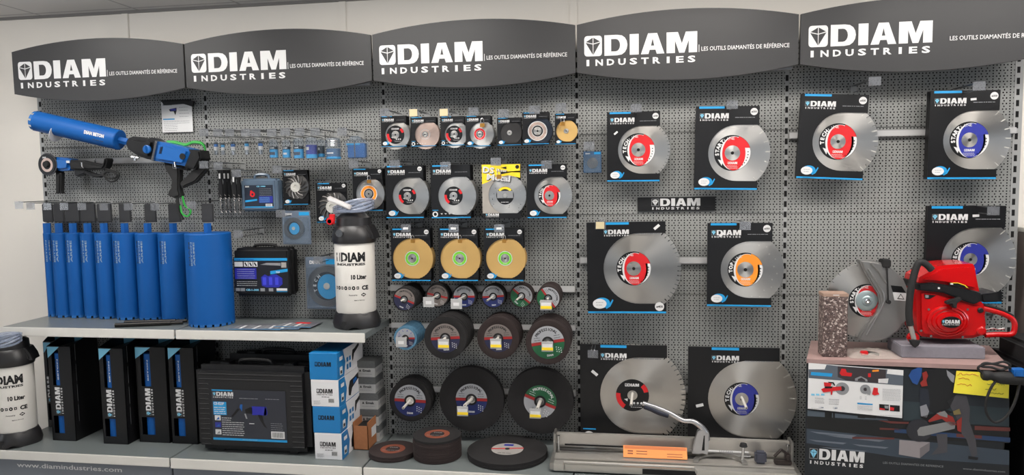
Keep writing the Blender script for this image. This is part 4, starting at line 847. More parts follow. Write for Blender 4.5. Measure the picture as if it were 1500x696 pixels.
# cases
def case_small(name, label, cat, fx0, fx1, ty, by, y0, y1, m_, handle, prt, bev=.012):
    tl = PX(fx0, ty, y0); br = PX(fx1, by, y0); t = thing(name, label, cat, ((tl.x+br.x)/2, (y0+y1)/2, br.z)); W = br.x-tl.x; H = tl.z-br.z
    MB().box(m_, (tl.x, y0, br.z), (br.x, (y0+y1)/2-.001, tl.z), bev, seg=3).build('front_shell', t); MB().box(m_, (tl.x, (y0+y1)/2+.001, br.z), (br.x, y1, tl.z), bev, seg=3).build('rear_shell', t)
    ym = (y0+y1)/2; cx = (tl.x+br.x)/2
    MB().tube(m_, smooth([(cx-.2*W, ym, tl.z-.006), (cx-.17*W, ym, tl.z+handle), (cx, ym, tl.z+handle*1.3), (cx+.17*W, ym, tl.z+handle), (cx+.2*W, ym, tl.z-.006)], 5), .008, 10).build('handle', t)
    b = MB(); prt(b, tl.x, br.z, W, H, y0-.0012); b.build('printed_label', t); 
    return t
def prt_smoky(b, x, z, W, H, y):
    b.box(mat('label_slate', (30, 38, 52), .4), (x+.11*W, y, z+.12*H), (x+.89*W, y+.001, z+.80*H)); e = y-.0004
    b.rect(CYAN, x+.11*W, x+.89*W, z+.12*H, z+.15*H, e); b.text(CYANL, 'CE 1000', x+.45*W, z+.74*H, .007, e, w=.24*W, bold=.03); b.text(WHITE, 'DIAM', x+.14*W, z+.74*H, .006, e, bold=.05)
    b.arc(RED, x+.33*W, z+.52*H, .006, .014, 0, 360, e-.0003); b.disc(RED, x+.30*W, z+.60*H, .007, e); b.rect(NAVY, x+.5*W, x+.88*W, z+.26*H, z+.46*H, e)
    for k in range(5): b.words(GREYP, x+.52*W, x+.86*W, z+(.48+.05*k)*H, .003, e-.0003, k); b.words(CYANL, x+.52*W, x+.80*W, z+(.28+.035*k)*H, .002, e-.0006, k+3)
    b.flat(CYAN, [(x+.12*W, z+.28*H), (x+.45*W, z+.33*H), (x+.45*W, z+.38*H), (x+.12*W, z+.34*H)], e); b.rect(WHITE, x+.68*W, x+.86*W, z+.15*H, z+.23*H, e-.0002)
    for k in range(7): b.rect(BLACK, x+(.70+.02*k)*W, x+(.708+.02*k)*W, z+.16*H, z+.22*H, e-.0005)
case_small('accessory_case', 'smoky translucent plastic case with a red and navy label', 'tool case', 351.5, 407, 262, 309.5, -.13, -.05, SMOKE, .016, prt_smoky)
def prt_black(b, x, z, W, H, y):
    b.box(mat('label_dark', (22, 24, 32), .4), (x+.0*W, y, z+.10*H), (x+.97*W, y+.001, z+.80*H)); e = y-.0004
    b.rect(CYAN, x+.02*W, x+.97*W, z+.745*H, z+.80*H, e); b.text(NAVY, 'DIAM INDUSTRIES', x+.04*W, z+.755*H, .006, e-.0003, w=.33*W)
    b.rect(WHITE, x+.02*W, x+.17*W, z+.62*H, z+.72*H, e)
    for k in range(3): b.rect(WHITE, x+(.19+.085*k)*W, x+(.265+.085*k)*W, z+.62*H, z+.72*H, e); b.flat(BLACK, [(x+(.20+.085*k)*W, z+.70*H), (x+(.22+.085*k)*W, z+.71*H), (x+(.255+.085*k)*W, z+.64*H), (x+(.23+.085*k)*W, z+.63*H)], e-.0003)
    b.rect(mat('royal_blue_print', (36, 40, 150), .4), x+.02*W, x+.41*W, z+.36*H, z+.59*H, e)
    for k in range(5): b.words(WHITE, x+.06*W, x+.38*W, z+(.38+.045*k)*H, .0025, e-.0003, k)
    for k in range(3): b.words(WHITE, x+.05*W, x+.42*W, z+(.22+.04*k)*H, .0035, e, k+6)
    RB = MATS['royal_blue_print']
    b.flat(RB, [(x+.50*W, z+.22*H), (x+.58*W, z+.19*H), (x+.80*W, z+.19*H), (x+.87*W, z+.26*H), (x+.87*W, z+.38*H), (x+.77*W, z+.46*H), (x+.70*W, z+.46*H), (x+.62*W, z+.42*H), (x+.56*W, z+.46*H), (x+.49*W, z+.40*H)], e)
    for k in range(3): b.rect(mat('bright_royal', (60, 66, 200), .4), x+(.52+.11*k)*W, x+(.58+.11*k)*W, z+.24*H, z+.40*H, e-.0003)
    b.flat(CYAN, [(x+.66*W, z+.46*H), (x+.97*W, z+.52*H), (x+.97*W, z+.58*H), (x+.66*W, z+.53*H)], e); b.text(WHITE, 'TOP', x+.76*W, z+.49*H, .008, e-.0003, bold=.04)
    b.flat(GREYP, [(x+.48*W, z+.66*H), (x+.85*W, z+.64*H), (x+.85*W, z+.70*H), (x+.60*W, z+.70*H)], e); b.rect(mat('dull_silver_print', (150, 146, 142), .5), x+.86*W, x+.95*W, z+.60*H, z+.71*H, e)
    for q in (.02, .11, .47, .62): b.rect(GREYP, x+q*W, x+(q+.08)*W, z+.105*H, z+.17*H, e)
    b.text(CYANL, 'CE-1-300', x+.21*W, z+.115*H, .009, e-.0003, w=.23*W, bold=.04); b.rect(WHITE, x+.76*W, x+.95*W, z+.12*H, z+.17*H, e); b.rect(CYAN, x+.76*W, x+.95*W, z+.095*H, z+.11*H, e)
case_small('drill_case', 'hanging black plastic case with blue and navy printed label', 'tool case', 341, 425.5, 364, 434.5, -.15, -.04, BLACKP, .012, prt_black, .014)
# blisters
def blister(px0, py0, px1, py1, y, dcx, dcy, rp, label, ring, shell=FILM, card=SMOKE, txt=None, rl=.5):
    tl = PX(px0, py0, y); br = PX(px1, py1, y); t = thing('blister_pack', label, 'blister pack', ((tl.x+br.x)/2, y, br.z)); W = br.x-tl.x; H = tl.z-br.z
    b = MB(); b.box(card, (tl.x, y, br.z), (br.x, y+.002, tl.z), .0006, seg=1); b.rect(CYAN, tl.x+.6*W, br.x-.04*W, tl.z-.14*H, tl.z-.04*H, y-.0004); b.text(WHITE, 'DIAM', tl.x+.12*W, tl.z-.13*H, .06*H, y-.0004, bold=.05); b.build('backing_card', t)
    c = PX(dcx, dcy, y); r = PX(dcx+rp, dcy, y).x-c.x
    b = MB(); b.lathe(STEELD, [(r, 0), (r, .004), (r*.7, .005), (0, .005)], (c.x, y-.001, c.z), 'Y', 40)
    if ring: b.lathe(BLACK, [(r*rl*1.25, 0), (r*rl*1.25, .0005), (0, .0005)], (c.x, y-.006, c.z), 'Y', 32); b.disc(ring, c.x+r*rl*.15, c.z-r*.02, r*rl, y-.0075, r*rl*1.1); b.lathe(SEGM, [(r*.16, 0), (r*.16, .002), (0, .002)], (c.x, y-.0078, c.z), 'Y', 20)
    if txt: b.arctext(WHITE, txt, c.x, c.z, r*rl*.98, 200, 130, r*.14, y-.0079, .04)
    b.build('disc', t)
    b = MB(); b.box(shell, (tl.x+.04*W, y-.012, br.z+.03*H), (br.x-.04*W, y-.0005, tl.z-.18*H), .005, seg=2); b.build('clear_shell', t)
SLC = mat('slate_card', (96, 108, 124), .45)
blister(412.8, 309, 456, 358, -.09, 431, 334.5, 15, 'small slate blue blister with round disc below the smoky case', CYAN, card=SLC)
blister(447, 376.5, 500, 453, -.07, 479.5, 419, 29, 'clear blister with cyan labelled disc half behind the sprayer', CYAN, card=SLC, txt='TECH', rl=.55)
blister(854.5, 222, 881, 253, -.06, 868, 239, 8, 'tiny lone blue blister left of the small upper red labelled pack', None, card=mat('slate_blue_card', (52, 84, 118), .45))

# ============================================================ SPRAYERS
def sprayer(loc, label, rotz=0):
    t = thing('pressure_sprayer', label, 'sprayer', loc); x, y, z = loc; r = .100
    b = MB(); b.lathe(PLAST, [(r*.96, .075), (r, .085), (r, .44), (r*.97, .45), (r*.6, .46)], (x, y, z), 'Z', 64)
    cyltext(b, BLACKP, 'DIAM', x, y, r+.0006, -.36, z+.338, .043, .125, bold=.045); cyltext(b, BLACKP, 'INDUSTRIES', x, y, r+.0006, -.66, z+.318, .011, .155, bold=.04)
    # gem box beside the word
    for q in ([(-.70, .338), (-.70, .381), (-.42, .381), (-.42, .338)],): b.add([(x+(r+.0006)*sin(a), y-(r+.0006)*cos(a), z+h) for a, h in q], [(0, 1, 2, 3)], BLACKP); b.add([(x+(r+.001)*sin(a), y-(r+.001)*cos(a), z+h) for a, h in ((-.67, .366), (-.56, .342), (-.45, .366), (-.56, .377))], [(0, 1, 2, 3)], PLAST)
    cyltext(b, BLACKP, '10 Liter', x, y, r+.0006, .15, z+.25, .021, .078, bold=.05); cyltext(b, BLACKP, 'Powered by', x, y, r+.0006, .02, z+.168, .006, bold=.02); cyltext(b, BLACKP, 'Made in Germany', x, y, r+.0006, .28, z+.142, .005, bold=.01)
    cyltext(b, BLACKP, 'CE', x, y, r+.0006, .66, z+.196, .020, bold=.05)
    for k in range(7):
        a = -.74+k*.2; pts = [(a+(.085*cos(u)), .206+.010*sin(u)) for u in [2*pi*j/(12 if k % 2 else 4)+(0 if k % 2 else pi/4) for j in range(12 if k % 2 else 4)]]; b.add([(x+(r+.0006)*sin(a_), y-(r+.0006)*cos(a_), z+h) for a_, h in pts], [tuple(range(len(pts)))], BLACKP)
        pts = [(a+(.03*cos(u)), .206+.0035*sin(u)) for u in [2*pi*j/6 for j in range(6)]]; b.add([(x+(r+.001)*sin(a_), y-(r+.001)*cos(a_), z+h) for a_, h in pts], [tuple(range(6))], PLAST if k not in (0, 1) else PLAST)
    b.add([(x+(r+.0006)*sin(a_), y-(r+.0006)*cos(a_), z+h) for a_, h in ((.60, .171), (.74, .161), (.88, .171), (.74, .181))], [(0, 1, 2, 3)], BLACKP)
    b.build('tank', t)
    G = mat('charcoal_plastic', (34, 33, 34), .38)
    b = MB(); n = 64; prof = [(1.16, 0), (1.18, .02), (1.10, .055), (1.0, .078), (.9, .078)]; vs = []; fs = []
    for pr, ph in prof:
        for k in range(n):
            a = 2*pi*k/n; f_ = 1+.05*cos(4*a); vs.append((x+r*pr*f_*cos(a), y+r*pr*f_*sin(a), z+ph+(.014*max(0, sin(a*4+.6))**3 if ph == 0 else 0)))
    for i in range(4):
        for k in range(n): fs.append((i*n+k, i*n+(k+1) % n, (i+1)*n+(k+1) % n, (i+1)*n+k))
    b.add(vs, fs, G); b.lathe(G, [(0, .006), (r*1.0, .006), (r*1.0, .07)], (x, y, z), 'Z', 40)
    b.prism(RUB, [(x-.045, z+.012), (x-.028, z+.045), (x-.012, z+.045), (x+.004, z+.012)], y-r*1.21, y-r*1.13, .002)
    b.build('foot', t)
    b = MB(); b.lathe(G, [(r*1.06, .425), (r*1.10, .44), (r*1.08, .465), (r*.97, .50), (r*.88, .512), (r*.86, .55), (r*.55, .575), (0, .575)], (x, y, z), 'Z', 48)
    b.prism(G, [(x+.04, z+.44), (x+.118, z+.445), (x+.110, z+.475), (x+.09, z+.51), (x+.03, z+.53)], y-.05, y+.05, .01); b.lathe(CHROME, [(.018, 0), (.018, .002), (0, .002)], (x-.035, y-r*1.075, z+.478), 'Y', 20); b.build('cap', t)
    b = MB(); rd = random.Random(5)
    for k in range(5):
        rx, ry = .095+.008*rd.random(), .055+.01*rd.random(); pts = [(x+.01+rx*cos(u), y-.02+ry*sin(u), z+.582+.011*k+.018*cos(u)+.008*sin(2*u+k)) for u in [2*pi*j/28 for j in range(28)]]; b.tube(HOSE, pts, .0065, 8, closed=True)
    b.build('coiled_hose', t)
    return t
p0 = PX(520.6, 400, -.185)
sp1 = sprayer((p0.x, -.185, 1.0555), 'white ten litre sprayer with black cap standing on the upper shelf')
b = MB(); a = PX(481, 290, -.27); c = PX(517, 303.5, -.24); d = c-a; X = M4.Translation(a) @ M4.Rotation(-math.atan2(d.z, d.x), 4, 'Y'); b.box(mat('pale_plastic', (190, 186, 186), .4), (0, -.012, -.013), (d.length, .012, .011), .004, X=X).box(WHITE, (.01, -.0127, -.006), (d.length*.9, -.0122, .006), 0, X=X); b.build('spray_lance', sp1)
b = MB(); q = PX(485, 324, -.26); b.lathe(RED, [(.018, 0), (.020, .012), (.016, .02), (.012, .02)], (q.x, q.y, q.z), 'Y', 20); b.lathe(RED, [(.012, -.02), (.015, .028)], (q.x+.006, q.y, q.z+.006), 'Z', 16); b.lathe(DARK, [(.010, 0), (0, 0)], (q.x, q.y-.0208, q.z), 'Y', 16); b.build('red_valve', sp1)
c = PZ(20, 656, .4305); p1 = (c.x-.055, -.345, .4305)
sp2 = dup(sp1, p1, 'white ten litre sprayer cut by the left picture edge on the bottom shelf', rot=(0, 0, R(20)))
for ch in list(COL.objects):
    if ch.parent == sp2 and (ch.name.startswith('spray_lance') or ch.name.startswith('red_valve')): bpy.data.objects.remove(ch)
for ch in COL.objects:
    if ch.parent == sp2 and ch.name.startswith('coiled_hose'): ch.location = (0, -.115, -.03)

# leaflets on the shelf
LF = mat('leaflet_print', (92, 92, 98), .35, noise=.2, nscale=60)
for k, (u, v, ang) in enumerate(((372, 479, 24), (392, 480, 20), (415, 480, 28), (437, 477.5, 18))):
    c = PZ(u, v, 1.056); X = M4.Translation((c.x, c.y, 1.0556+.0022*k)) @ M4.Rotation(R(ang-20), 4, 'Z')
    b = MB(); b.box(LF, (-.10, -.07, 0), (.10, .07, .002), X=X)
    for q in range(5): b.box(WHITE if q % 2 else GREYP, (-.09+.03*q, -.05, .0021), (-.075+.03*q, .03, .0024), X=X)
    if k == 3: b.box(RED, (-.03, .02, .0022), (.05, .05, .0026), X=X)
    b.box(CYAN, (-.1, -.069, .0021), (.1, -.063, .0024), X=X)
    tag(b.build('leaflet', org=(c.x, c.y, 1.0556+.0022*k)), ['printed grey leaflet at the left bottom of the fanned four', 'printed grey leaflet second in the fan on the upper shelf', 'printed grey leaflet third in the fan on the upper shelf', 'printed leaflet with a red patch on top of the fan by the sprayer'][k], 'leaflet')

# ============================================================ CORE BIT CARTONS
def carton(x0, x1, yf, zt, label, H=.545, D=.20):
    z0 = .4305; t = thing('core_bit_carton', label, 'carton', ((x0+x1)/2, yf+D/2, z0)); W = x1-x0; zf = z0+H*.94; th = .0025; b = MB()
    # windowed front
    wx0, wx1 = x0+.14*W, x0+.54*W
    for a, c in (((x0, z0), (x1, z0+.04)), ((x0, z0+.04), (wx0-.005, z0+.135)), ((wx1, z0+.04), (x1, z0+.135)), ((x0, z0+.135), (x1, z0+.30)), ((x0, z0+.30), (wx0+.005, zf-.02)), ((wx1-.01, z0+.30), (x1, zf-.02)), ((x0, zf-.02), (x1, zf))):
        b.box(BLACK, (a[0], yf, a[1]), (c[0], yf+th, c[1]))
    for xx in (x0, x1-th): b.add([(xx, yf, z0), (xx, yf+D, z0), (xx, yf+D, z0+H), (xx, yf+D*.55, z0+H*.995), (xx, yf, zf), (xx+th, yf, z0), (xx+th, yf+D, z0), (xx+th, yf+D, z0+H), (xx+th, yf+D*.55, z0+H*.995), (xx+th, yf, zf)], [(4, 3, 2, 1, 0), (5, 6, 7, 8, 9), (0, 1, 6, 5), (1, 2, 7, 6), (2, 3, 8, 7), (3, 4, 9, 8), (4, 0, 5, 9)], BLACK)
    b.box(BLACK, (x0, yf+D-th, z0), (x1, yf+D, z0+H)); b.box(BLACK, (x0, yf, z0), (x1, yf+D, z0+th)); b.box(BLACK, (x0+.5*W, yf+.0, zf-th), (x1, yf+D, zf))
    b.box(CYANL, (x0+th, yf+D-th*2, z0+H*.6), (x1-th, yf+D-th, z0+H-.002)); b.flat(CYANL, [(x0+.002, zf-.004), (x0+.52*W, zf-.004), (x0+.002, zf-.065)], yf-.0004)
    X = M4.Translation((x0+.44*W, 0, z0+.145)) @ M4.Rotation(R(-90), 4, 'Y'); logo(b, 0, 0, .145, yf-.0005, h=.030, icon='dark', X0=X)
    for q in range(4): b.box(GREYP, (x1+.0001, yf+D*(.15), z0+.1+q*.11), (x1+.0005, yf+D*.155, z0+.19+q*.11))
    b.build('box', t)
    r = .21*W; cx = (wx0+wx1)/2+.004; cy = yf+.005+r
    b = MB(); b.lathe(BLUE, [(r, .02), (r, .47), (0, .472)], (cx, cy, z0+.002), 'Z', 36)
    for k, s_ in enumerate(('DIAM', 'BETON')): cyltext(b, (PRB, WHITE)[k], s_, cx, cy, r+.0004, -.30+k*.42, z0+.33, .010 if k == 0 else .006, .11, True)
    b.build('core_tube', t)
XS = [(-.035, .075, -.11, 'dark core bit carton in the back corner, half hidden by the first one'), (.205, .345, -.30, 'dark core bit carton standing alone, left of the front row'), (.519, .661, -.315, 'dark core bit carton in the middle, furthest forward'), (.695, .870, -.27, 'dark wide core bit carton, third of the front row'), (.883, 1.03, -.27, 'dark core bit carton partly hidden by the carrying case')]
for a in XS: carton(a[0] if a[0] > 0 else .012, a[1] if a[0] > 0 else .105, a[2], 0, a[3], D=.20 if a[0] > 0 else .09, H=.545 if a[0] > 0 else .52)

# ============================================================ CARRYING CASES
def big_case(x0, x1, yf, D, H, label, printed=True):
    z0 = .4305; t = thing('carrying_case', label, 'tool case', ((x0+x1)/2, yf+D/2, z0)); W = x1-x0; f_ = .012
    C = mat('black_case_plastic', (19, 19, 21), .5, bump=.15, nscale=500)
    MB().box(C, (x0, yf, z0+f_), (x1, yf+D*.48, z0+H), .028, seg=4).build('front_shell', t); MB().box(C, (x0+.006, yf+D*.52, z0+f_), (x1-.006, yf+D, z0+H-.004), .024, seg=4).build('rear_shell', t)
    MB().box(C, (x0+.02, yf+D*.46, z0+f_+.01), (x1-.02, yf+D*.54, z0+H-.012), .002).build('seam_band', t)
    b = MB(); n = 15
    for k in range(n):
        zz = z0+.045+(H-.085)*k/(n-1)
        if printed and .10 < (zz-z0)/H < .80: b.box(C, (x0+.028, yf-.002, zz-.003), (x0+.13*W, yf+.004, zz+.003), .001, seg=1); b.box(C, (x0+.85*W, yf-.002, zz-.003), (x1-.028, yf+.004, zz+.003), .001, seg=1)
        else: b.box(C, (x0+.028, yf-.002, zz-.003), (x1-.028, yf+.004, zz+.003), .001, seg=1)
    b.build('ribs', t)
    ym = yf+D*.5; cx = (x0+x1)/2; zt = z0+H
    MB().tube(C, smooth([(cx-.085, ym-.01, zt-.01), (cx-.08, ym-.02, zt+.018), (cx-.04, ym-.025, zt+.026), (cx+.04, ym-.025, zt+.026), (cx+.08, ym-.02, zt+.018), (cx+.085, ym-.01, zt-.01)], 5), .009, 10).build('handle', t)
    for q in (.2, .76): MB().box(C, (x0+q*W, yf+D*.3, zt-.012), (x0+(q+.08)*W, yf+D*.7, zt+.008), .003).build('latch', t)
    for q in (.15, .8): MB().box(RUB, (x0+q*W, yf+.03, z0), (x0+(q+.07)*W, yf+D-.03, z0+f_+.01), .003).build('foot', t)
    if printed:
        b = MB(); a = PX(309.5, 573.5, yf); c = PX(421, 646, yf); X0, X1, Z0, Z1 = a.x, c.x, PX(365, 646, yf).z, PX(365, 572, yf).z; w_, h_ = X1-X0, Z1-Z0; e = yf-.0025
        b.box(mat('label_charcoal', (40, 43, 52), .4), (X0, yf-.002, Z0), (X1, yf+.002, Z1)); b.rect(CYAN, X0, X1, Z0, Z0+.045*h_, e); b.rect(CYAN, X0+.01*w_, X0+.29*w_, Z1-.025*h_, Z1, e); b.text(CYANL, 'www.diamindustries.com', X0+.4*w_, Z0+.012*h_, .008, e-.0004, w=.2*w_, bold=0)
        logo(b, X0+.02*w_, Z1-.125*h_, .28*w_, e, icon='dark', h=.08*h_); b.words(GREYP, X0+.38*w_, X0+.64*w_, Z1-.165*h_, .005, e, 2); b.words(GREYP, X0+.73*w_, X0+.92*w_, Z1-.165*h_, .005, e, 3)
        b.rect(CYAN, X0+.02*w_, X0+.2*w_, Z1-.50*h_, Z1-.24*h_, e); b.text(WHITE, 'CE-E23P', X0+.03*w_, Z1-.30*h_, .013, e-.0004, w=.14*w_, bold=.03)
        for k in range(4): b.words(WHITE, X0+.03*w_, X0+.19*w_, Z1-(.36+.04*k)*h_, .006, e-.0004, k)
        for k, m_ in enumerate((WHITE, NAVY, WHITE)): b.rect(m_, X0+.035*w_, X0+.115*w_, Z0+(.39-.14*k)*h_, Z0+(.49-.14*k)*h_, e); b.flat(BLUED if k < 2 else GREYP, [(X0+.05*w_, Z0+(.40-.14*k)*h_), (X0+.10*w_, Z0+(.41-.14*k)*h_), (X0+.09*w_, Z0+(.46-.14*k)*h_)], e-.0004)
        for k in range(9): b.words(WHITE, X0+.13*w_, X0+(.26 if k > 6 else .43)*w_, Z0+(.10+.042*k)*h_, .005, e, k)
        b.rect(mat('royal_blue_print', (36, 40, 150), .4), X0+.545*w_, X0+.74*w_, Z1-.48*h_, Z1-.31*h_, e); b.flat(MATS['royal_blue_print'], [(X0+.72*w_, Z1-.31*h_), (X0+.75*w_, Z1-.38*h_), (X0+.75*w_, Z1-.46*h_), (X0+.7*w_, Z1-.49*h_)], e); b.flat(BLACK, [(X0+.46*w_, Z1-.45*h_), (X0+.45*w_, Z1-.38*h_), (X0+.52*w_, Z1-.33*h_), (X0+.55*w_, Z1-.34*h_), (X0+.55*w_, Z1-.46*h_)], e)
        b.flat(BLACK, [(X0+.62*w_, Z1-.47*h_), (X0+.68*w_, Z1-.48*h_), (X0+.70*w_, Z1-.62*h_), (X0+.74*w_, Z1-.74*h_), (X0+.70*w_, Z1-.70*h_), (X0+.65*w_, Z1-.58*h_)], e); b.flat(BLACK, [(X0+.26*w_, Z1-.52*h_), (X0+.35*w_, Z1-.36*h_), (X0+.38*w_, Z1-.38*h_), (X0+.28*w_, Z1-.54*h_)], e); b.flat(BLUED, [(X0+.39*w_, Z1-.28*h_), (X0+.42*w_, Z1-.28*h_), (X0+.41*w_, Z1-.42*h_), (X0+.38*w_, Z1-.34*h_)], e); b.flat(GREYP, [(X0+.44*w_, Z1-.46*h_), (X0+.46*w_, Z1-.46*h_), (X0+.48*w_, Z1-.56*h_), (X0+.46*w_, Z1-.56*h_)], e-.0004)
        b.rect(WHITE, X0+.79*w_, X0+.97*w_, Z0+.07*h_, Z0+.21*h_, e)
        for k in range(12): b.rect(BLACK, X0+(.81+.012*k)*w_, X0+(.815+.012*k)*w_, Z0+.09*h_, Z0+.19*h_, e-.0004)
        for k in range(4): b.words(GREYP, X0+.79*w_, X0+.95*w_, Z0+(.24+.04*k)*h_, .004, e, k)
        b.words(WHITE, X0+.5*w_, X0+.58*w_, Z0+.34*h_, .007, e, 2); b.build('printed_sticker', t)
big_case(PX(285.5, 600, -.37).x, PX(452, 600, -.37).x, -.37, .16, .445, 'large ribbed black carrying case with printed sticker')
big_case(1.13, 1.72, -.175, .14, .455, 'second black carrying case standing behind the stickered one', False)

# ============================================================ BOXED TOOLS
SKY = mat('box_blue', (16, 112, 172), .42); BW = mat('box_white', (212, 212, 214), .42)
def toolbox(x0, x1, yf, D, z0, H, m_, other, label, dx=0):
    t = thing('tool_carton', label, 'carton', ((x0+x1)/2, yf+D/2, z0)); b = MB(); W = x1-x0; b.box(m_, (x0, yf, z0), (x1, yf+D, z0+H), .0015, seg=1); e = yf-.0006
    logo(b, x0+.2*W, z0+.50*H, .58*W, e, mt=BLACKP, bg=m_, h=.022 if 1 else 0, sub=(m_ is BW))
    if m_ is BW:
        b.words(BLACK, x0+.38*W, x0+.7*W, z0+.35*H, .005, e, 3)
        for k in range(4): b.words(GREYP, x0+.08*W, x0+(.3+.04*(k % 2))*W, z0+(.08+.04*k)*H, .003, e, k)
        b.rect(WHITE, x0+.62*W, x0+.85*W, z0+.14*H, z0+.32*H, e)
        for k in range(9): b.rect(BLACK, x0+(.63+.022*k)*W, x0+(.641+.022*k)*W, z0+.16*H, z0+.30*H, e-.0004)
    # printed right side: blue slant panel, label, picture of the tool
    xs = x1+.0006
    def side(mm, q, k=0): b.add([(xs+k*.0004, yf+D*u, z0+H*v) for u, v in q], [tuple(range(len(q)))], mm)
    side(BW, [(.0, .0), (1, 0), (1, 1), (0, 1)]); side(SKY, [(0, 0), (.24, 0), (.30, .5), (.22, 1), (0, 1)], 1); side(WHITE, [(.08, .12), (.18, .12), (.18, .42), (.08, .42)], 2); side(BLACK, [(.1, .16), (.16, .16), (.16, .28), (.1, .28)], 3); side(WHITE, [(.08, .66), (.20, .66), (.20, .80), (.08, .80)], 2)
    if m_ is SKY:
        for u0 in (.34, .44): side(SKY, [(u0, .16), (u0+.07, .16), (u0+.07, .36), (u0, .36)], 1); side(SKY, [(u0, .45), (u0+.07, .45), (u0+.07, .62), (u0, .62)], 1)
        side(BLACK, [(.56, .35), (.6, .4), (.64, .6), (.85, .8), (.83, .92), (.66, .8), (.58, .78), (.56, .6)], 1)
    else: side(BLACK, [(.36, .15), (.44, .1), (.5, .35), (.85, .62), (.95, .78), (.88, .85), (.6, .72), (.42, .68), (.36, .45)], 1); side(BLUED, [(.55, .45), (.7, .55), (.66, .68), (.54, .62)], 2)
    b.build('box', t)
xa, xb = PX(461.5, 665, -.39).x, PX(501, 665, -.39).x; hb = .1315
BL = ['white tool carton at the bottom of the blue and white stack', 'blue tool carton, second from the bottom of the stack', 'white tool carton, third from the bottom of the stack', 'blue tool carton on top of the blue and white stack']
for k in range(4): toolbox(xa-.004*k, xb-.003*k, -.39, .345, .4305+(hb+.001)*k, hb, (BW, SKY)[k % 2], None, BL[k])
xa, xb = PX(529, 640, -.13).x, PX(556, 640, -.13).x
for k in range(5):
    z0 = .4305+.0855*k; sh = .003*((k*7) % 3-1)-.004*k; t = thing('spare_parts_box', 'small grey lidded box, %s' % ['lowest of the five stacked', 'second from bottom of the five stacked', 'middle of the five stacked', 'fourth up of the five stacked', 'topmost of the five stacked'][k], 'box', ((xa+xb)/2+sh, -.07, z0))
    b = MB(); b.box(mat('box_pale_grey', (168, 168, 166), .6), (xa+sh, -.128, z0), (xb+sh, -.010, z0+.05), .001, seg=1); e = -.1286
    b.text(BLACKP, 'Emak', xa+sh+.36*(xb-xa), z0+.029, .012, e, w=.45*(xb-xa), bold=.03); b.flat(BLACKP, [(xa+sh+.016, z0+.029), (xa+sh+.028, z0+.029), (xa+sh+.022, z0+.042)], e); b.words(GREYP, xa+sh+.015, xb+sh-.015, z0+.015, .004, e, k)
    for q in range(4): b.add([(xb+sh+.0005, -.11+.02*q, z0+.02), (xb+sh+.0005, -.10+.02*q, z0+.02), (xb+sh+.0005, -.10+.02*q, z0+.035), (xb+sh+.0005, -.11+.02*q, z0+.035)], [(0, 1, 2, 3)], GREYP)
    b.build('tray', t); MB().box(mat('box_dark_grey', (88, 90, 90), .65, noise=.15, nscale=150), (xa+sh-.0012, -.1295, z0+.048), (xb+sh+.0012, -.009, z0+.0845), .001, seg=1).build('lid', t)
x0, x1 = PX(518, 655, -.25).x, PX(538, 655, -.25).x; t = thing('cardboard_box', 'small open brown cardboard box beside the stacked cartons', 'box', ((x0+x1)/2, -.18, .4305)); b = MB(); H = .142; D = .13; x1 += .006
b.box(CARTON, (x0, -.25, .4305), (x1, -.247, .4305+H-.018)); b.box(CARTON, (x0, -.25+D, .4305), (x1, -.247+D, .4305+H)); b.box(CARTON, (x0, -.25, .4305), (x0+.003, -.247+D, .4305+H)); b.box(CARTON, (x1-.003, -.25, .4305), (x1, -.247+D, .4305+H)); b.box(CARTON, (x0, -.25, .4305), (x1, -.25+D, .434))
b.add([(x1+.0005, -.20, .48), (x1+.0005, -.13, .48), (x1+.0005, -.13, .53), (x1+.0005, -.20, .53)], [(0, 1, 2, 3)], PAPER); b.build('carton', t)
MB().box(RUB, (x0+.008, -.24, .436), (x1-.008, -.13, .545), .006).build('contents', t)

#PART3
# maker plate on the fourth bay
a, c = PX(933.8, 289.3, -.012), PX(1047.7, 308.5, -.012)
b = MB(); b.box(BLACKP, (a.x, -.012, c.z), (c.x, -.002, a.z), .001, seg=1); W = c.x-a.x; H = a.z-c.z; logo(b, a.x+.18*W, c.z+.36*H, .63*W, -.0126, icon='dark', h=.54*H, iconm=WHITE, bg=BLACKP)
tag(b.build('maker_plate', org=(a.x, 0, c.z)), 'small black plate with white lettering on the perforated wall below two blades', 'sign')

# ============================================================ TILE CUTTER
y0, y1 = -.42, -.12; zb = .4305
LX = PX(815, 660, -.27).x; RX = PX(1157, 675, -.27).x
t = thing('tile_cutter', 'long aluminium rail tile cutter with curved lever on the bottom shelf', 'tile cutter', ((LX+RX)/2, (y0+y1)/2, zb))
zr = PX(815, 633, -.25).z; zrb = PX(815, 649, -.25).z
MB().box(ALU, (LX, -.262, zrb), (RX, -.238, zr), .003).build('top_rail', t)
MB().box(DARK, (LX+.04, -.2655, zrb-.004), (LX+.42, -.255, zrb+.003)).build('scale_strip', t)
for x in (LX-.012, RX):
    b = MB(); b.box(mat('cast_aluminium', (160, 158, 154), .4, .9), (x, -.29, zb+.03), (x+.012, -.21, zr+.006), .003); b.box(MATS['cast_aluminium'], (x-.006, -.42, zb+.01), (x+.018, -.15, zb+.045), .004); b.build('end_plate', t)
    xx = x+(.024 if x < RX else -.014); MB().tube(CHROME, [(xx, -.285, zb+.02), (xx, -.285, zr-.01)], .005, 12).lathe(CHROME, [(.008, 0), (.008, .008), (0, .009)], (xx, -.285, zr-.012), 'Z', 12).build('support_rod', t)
b = MB()
for k, (ya, yb, h) in enumerate(((-.42, -.37, .042), (-.365, -.30, .050), (-.295, -.24, .040), (-.235, -.12, .046))): b.box(ALU if k % 2 else mat('pale_aluminium', (196, 194, 188), .35, .8), (LX, ya, zb+.008), (RX, yb, zb+h), .002)
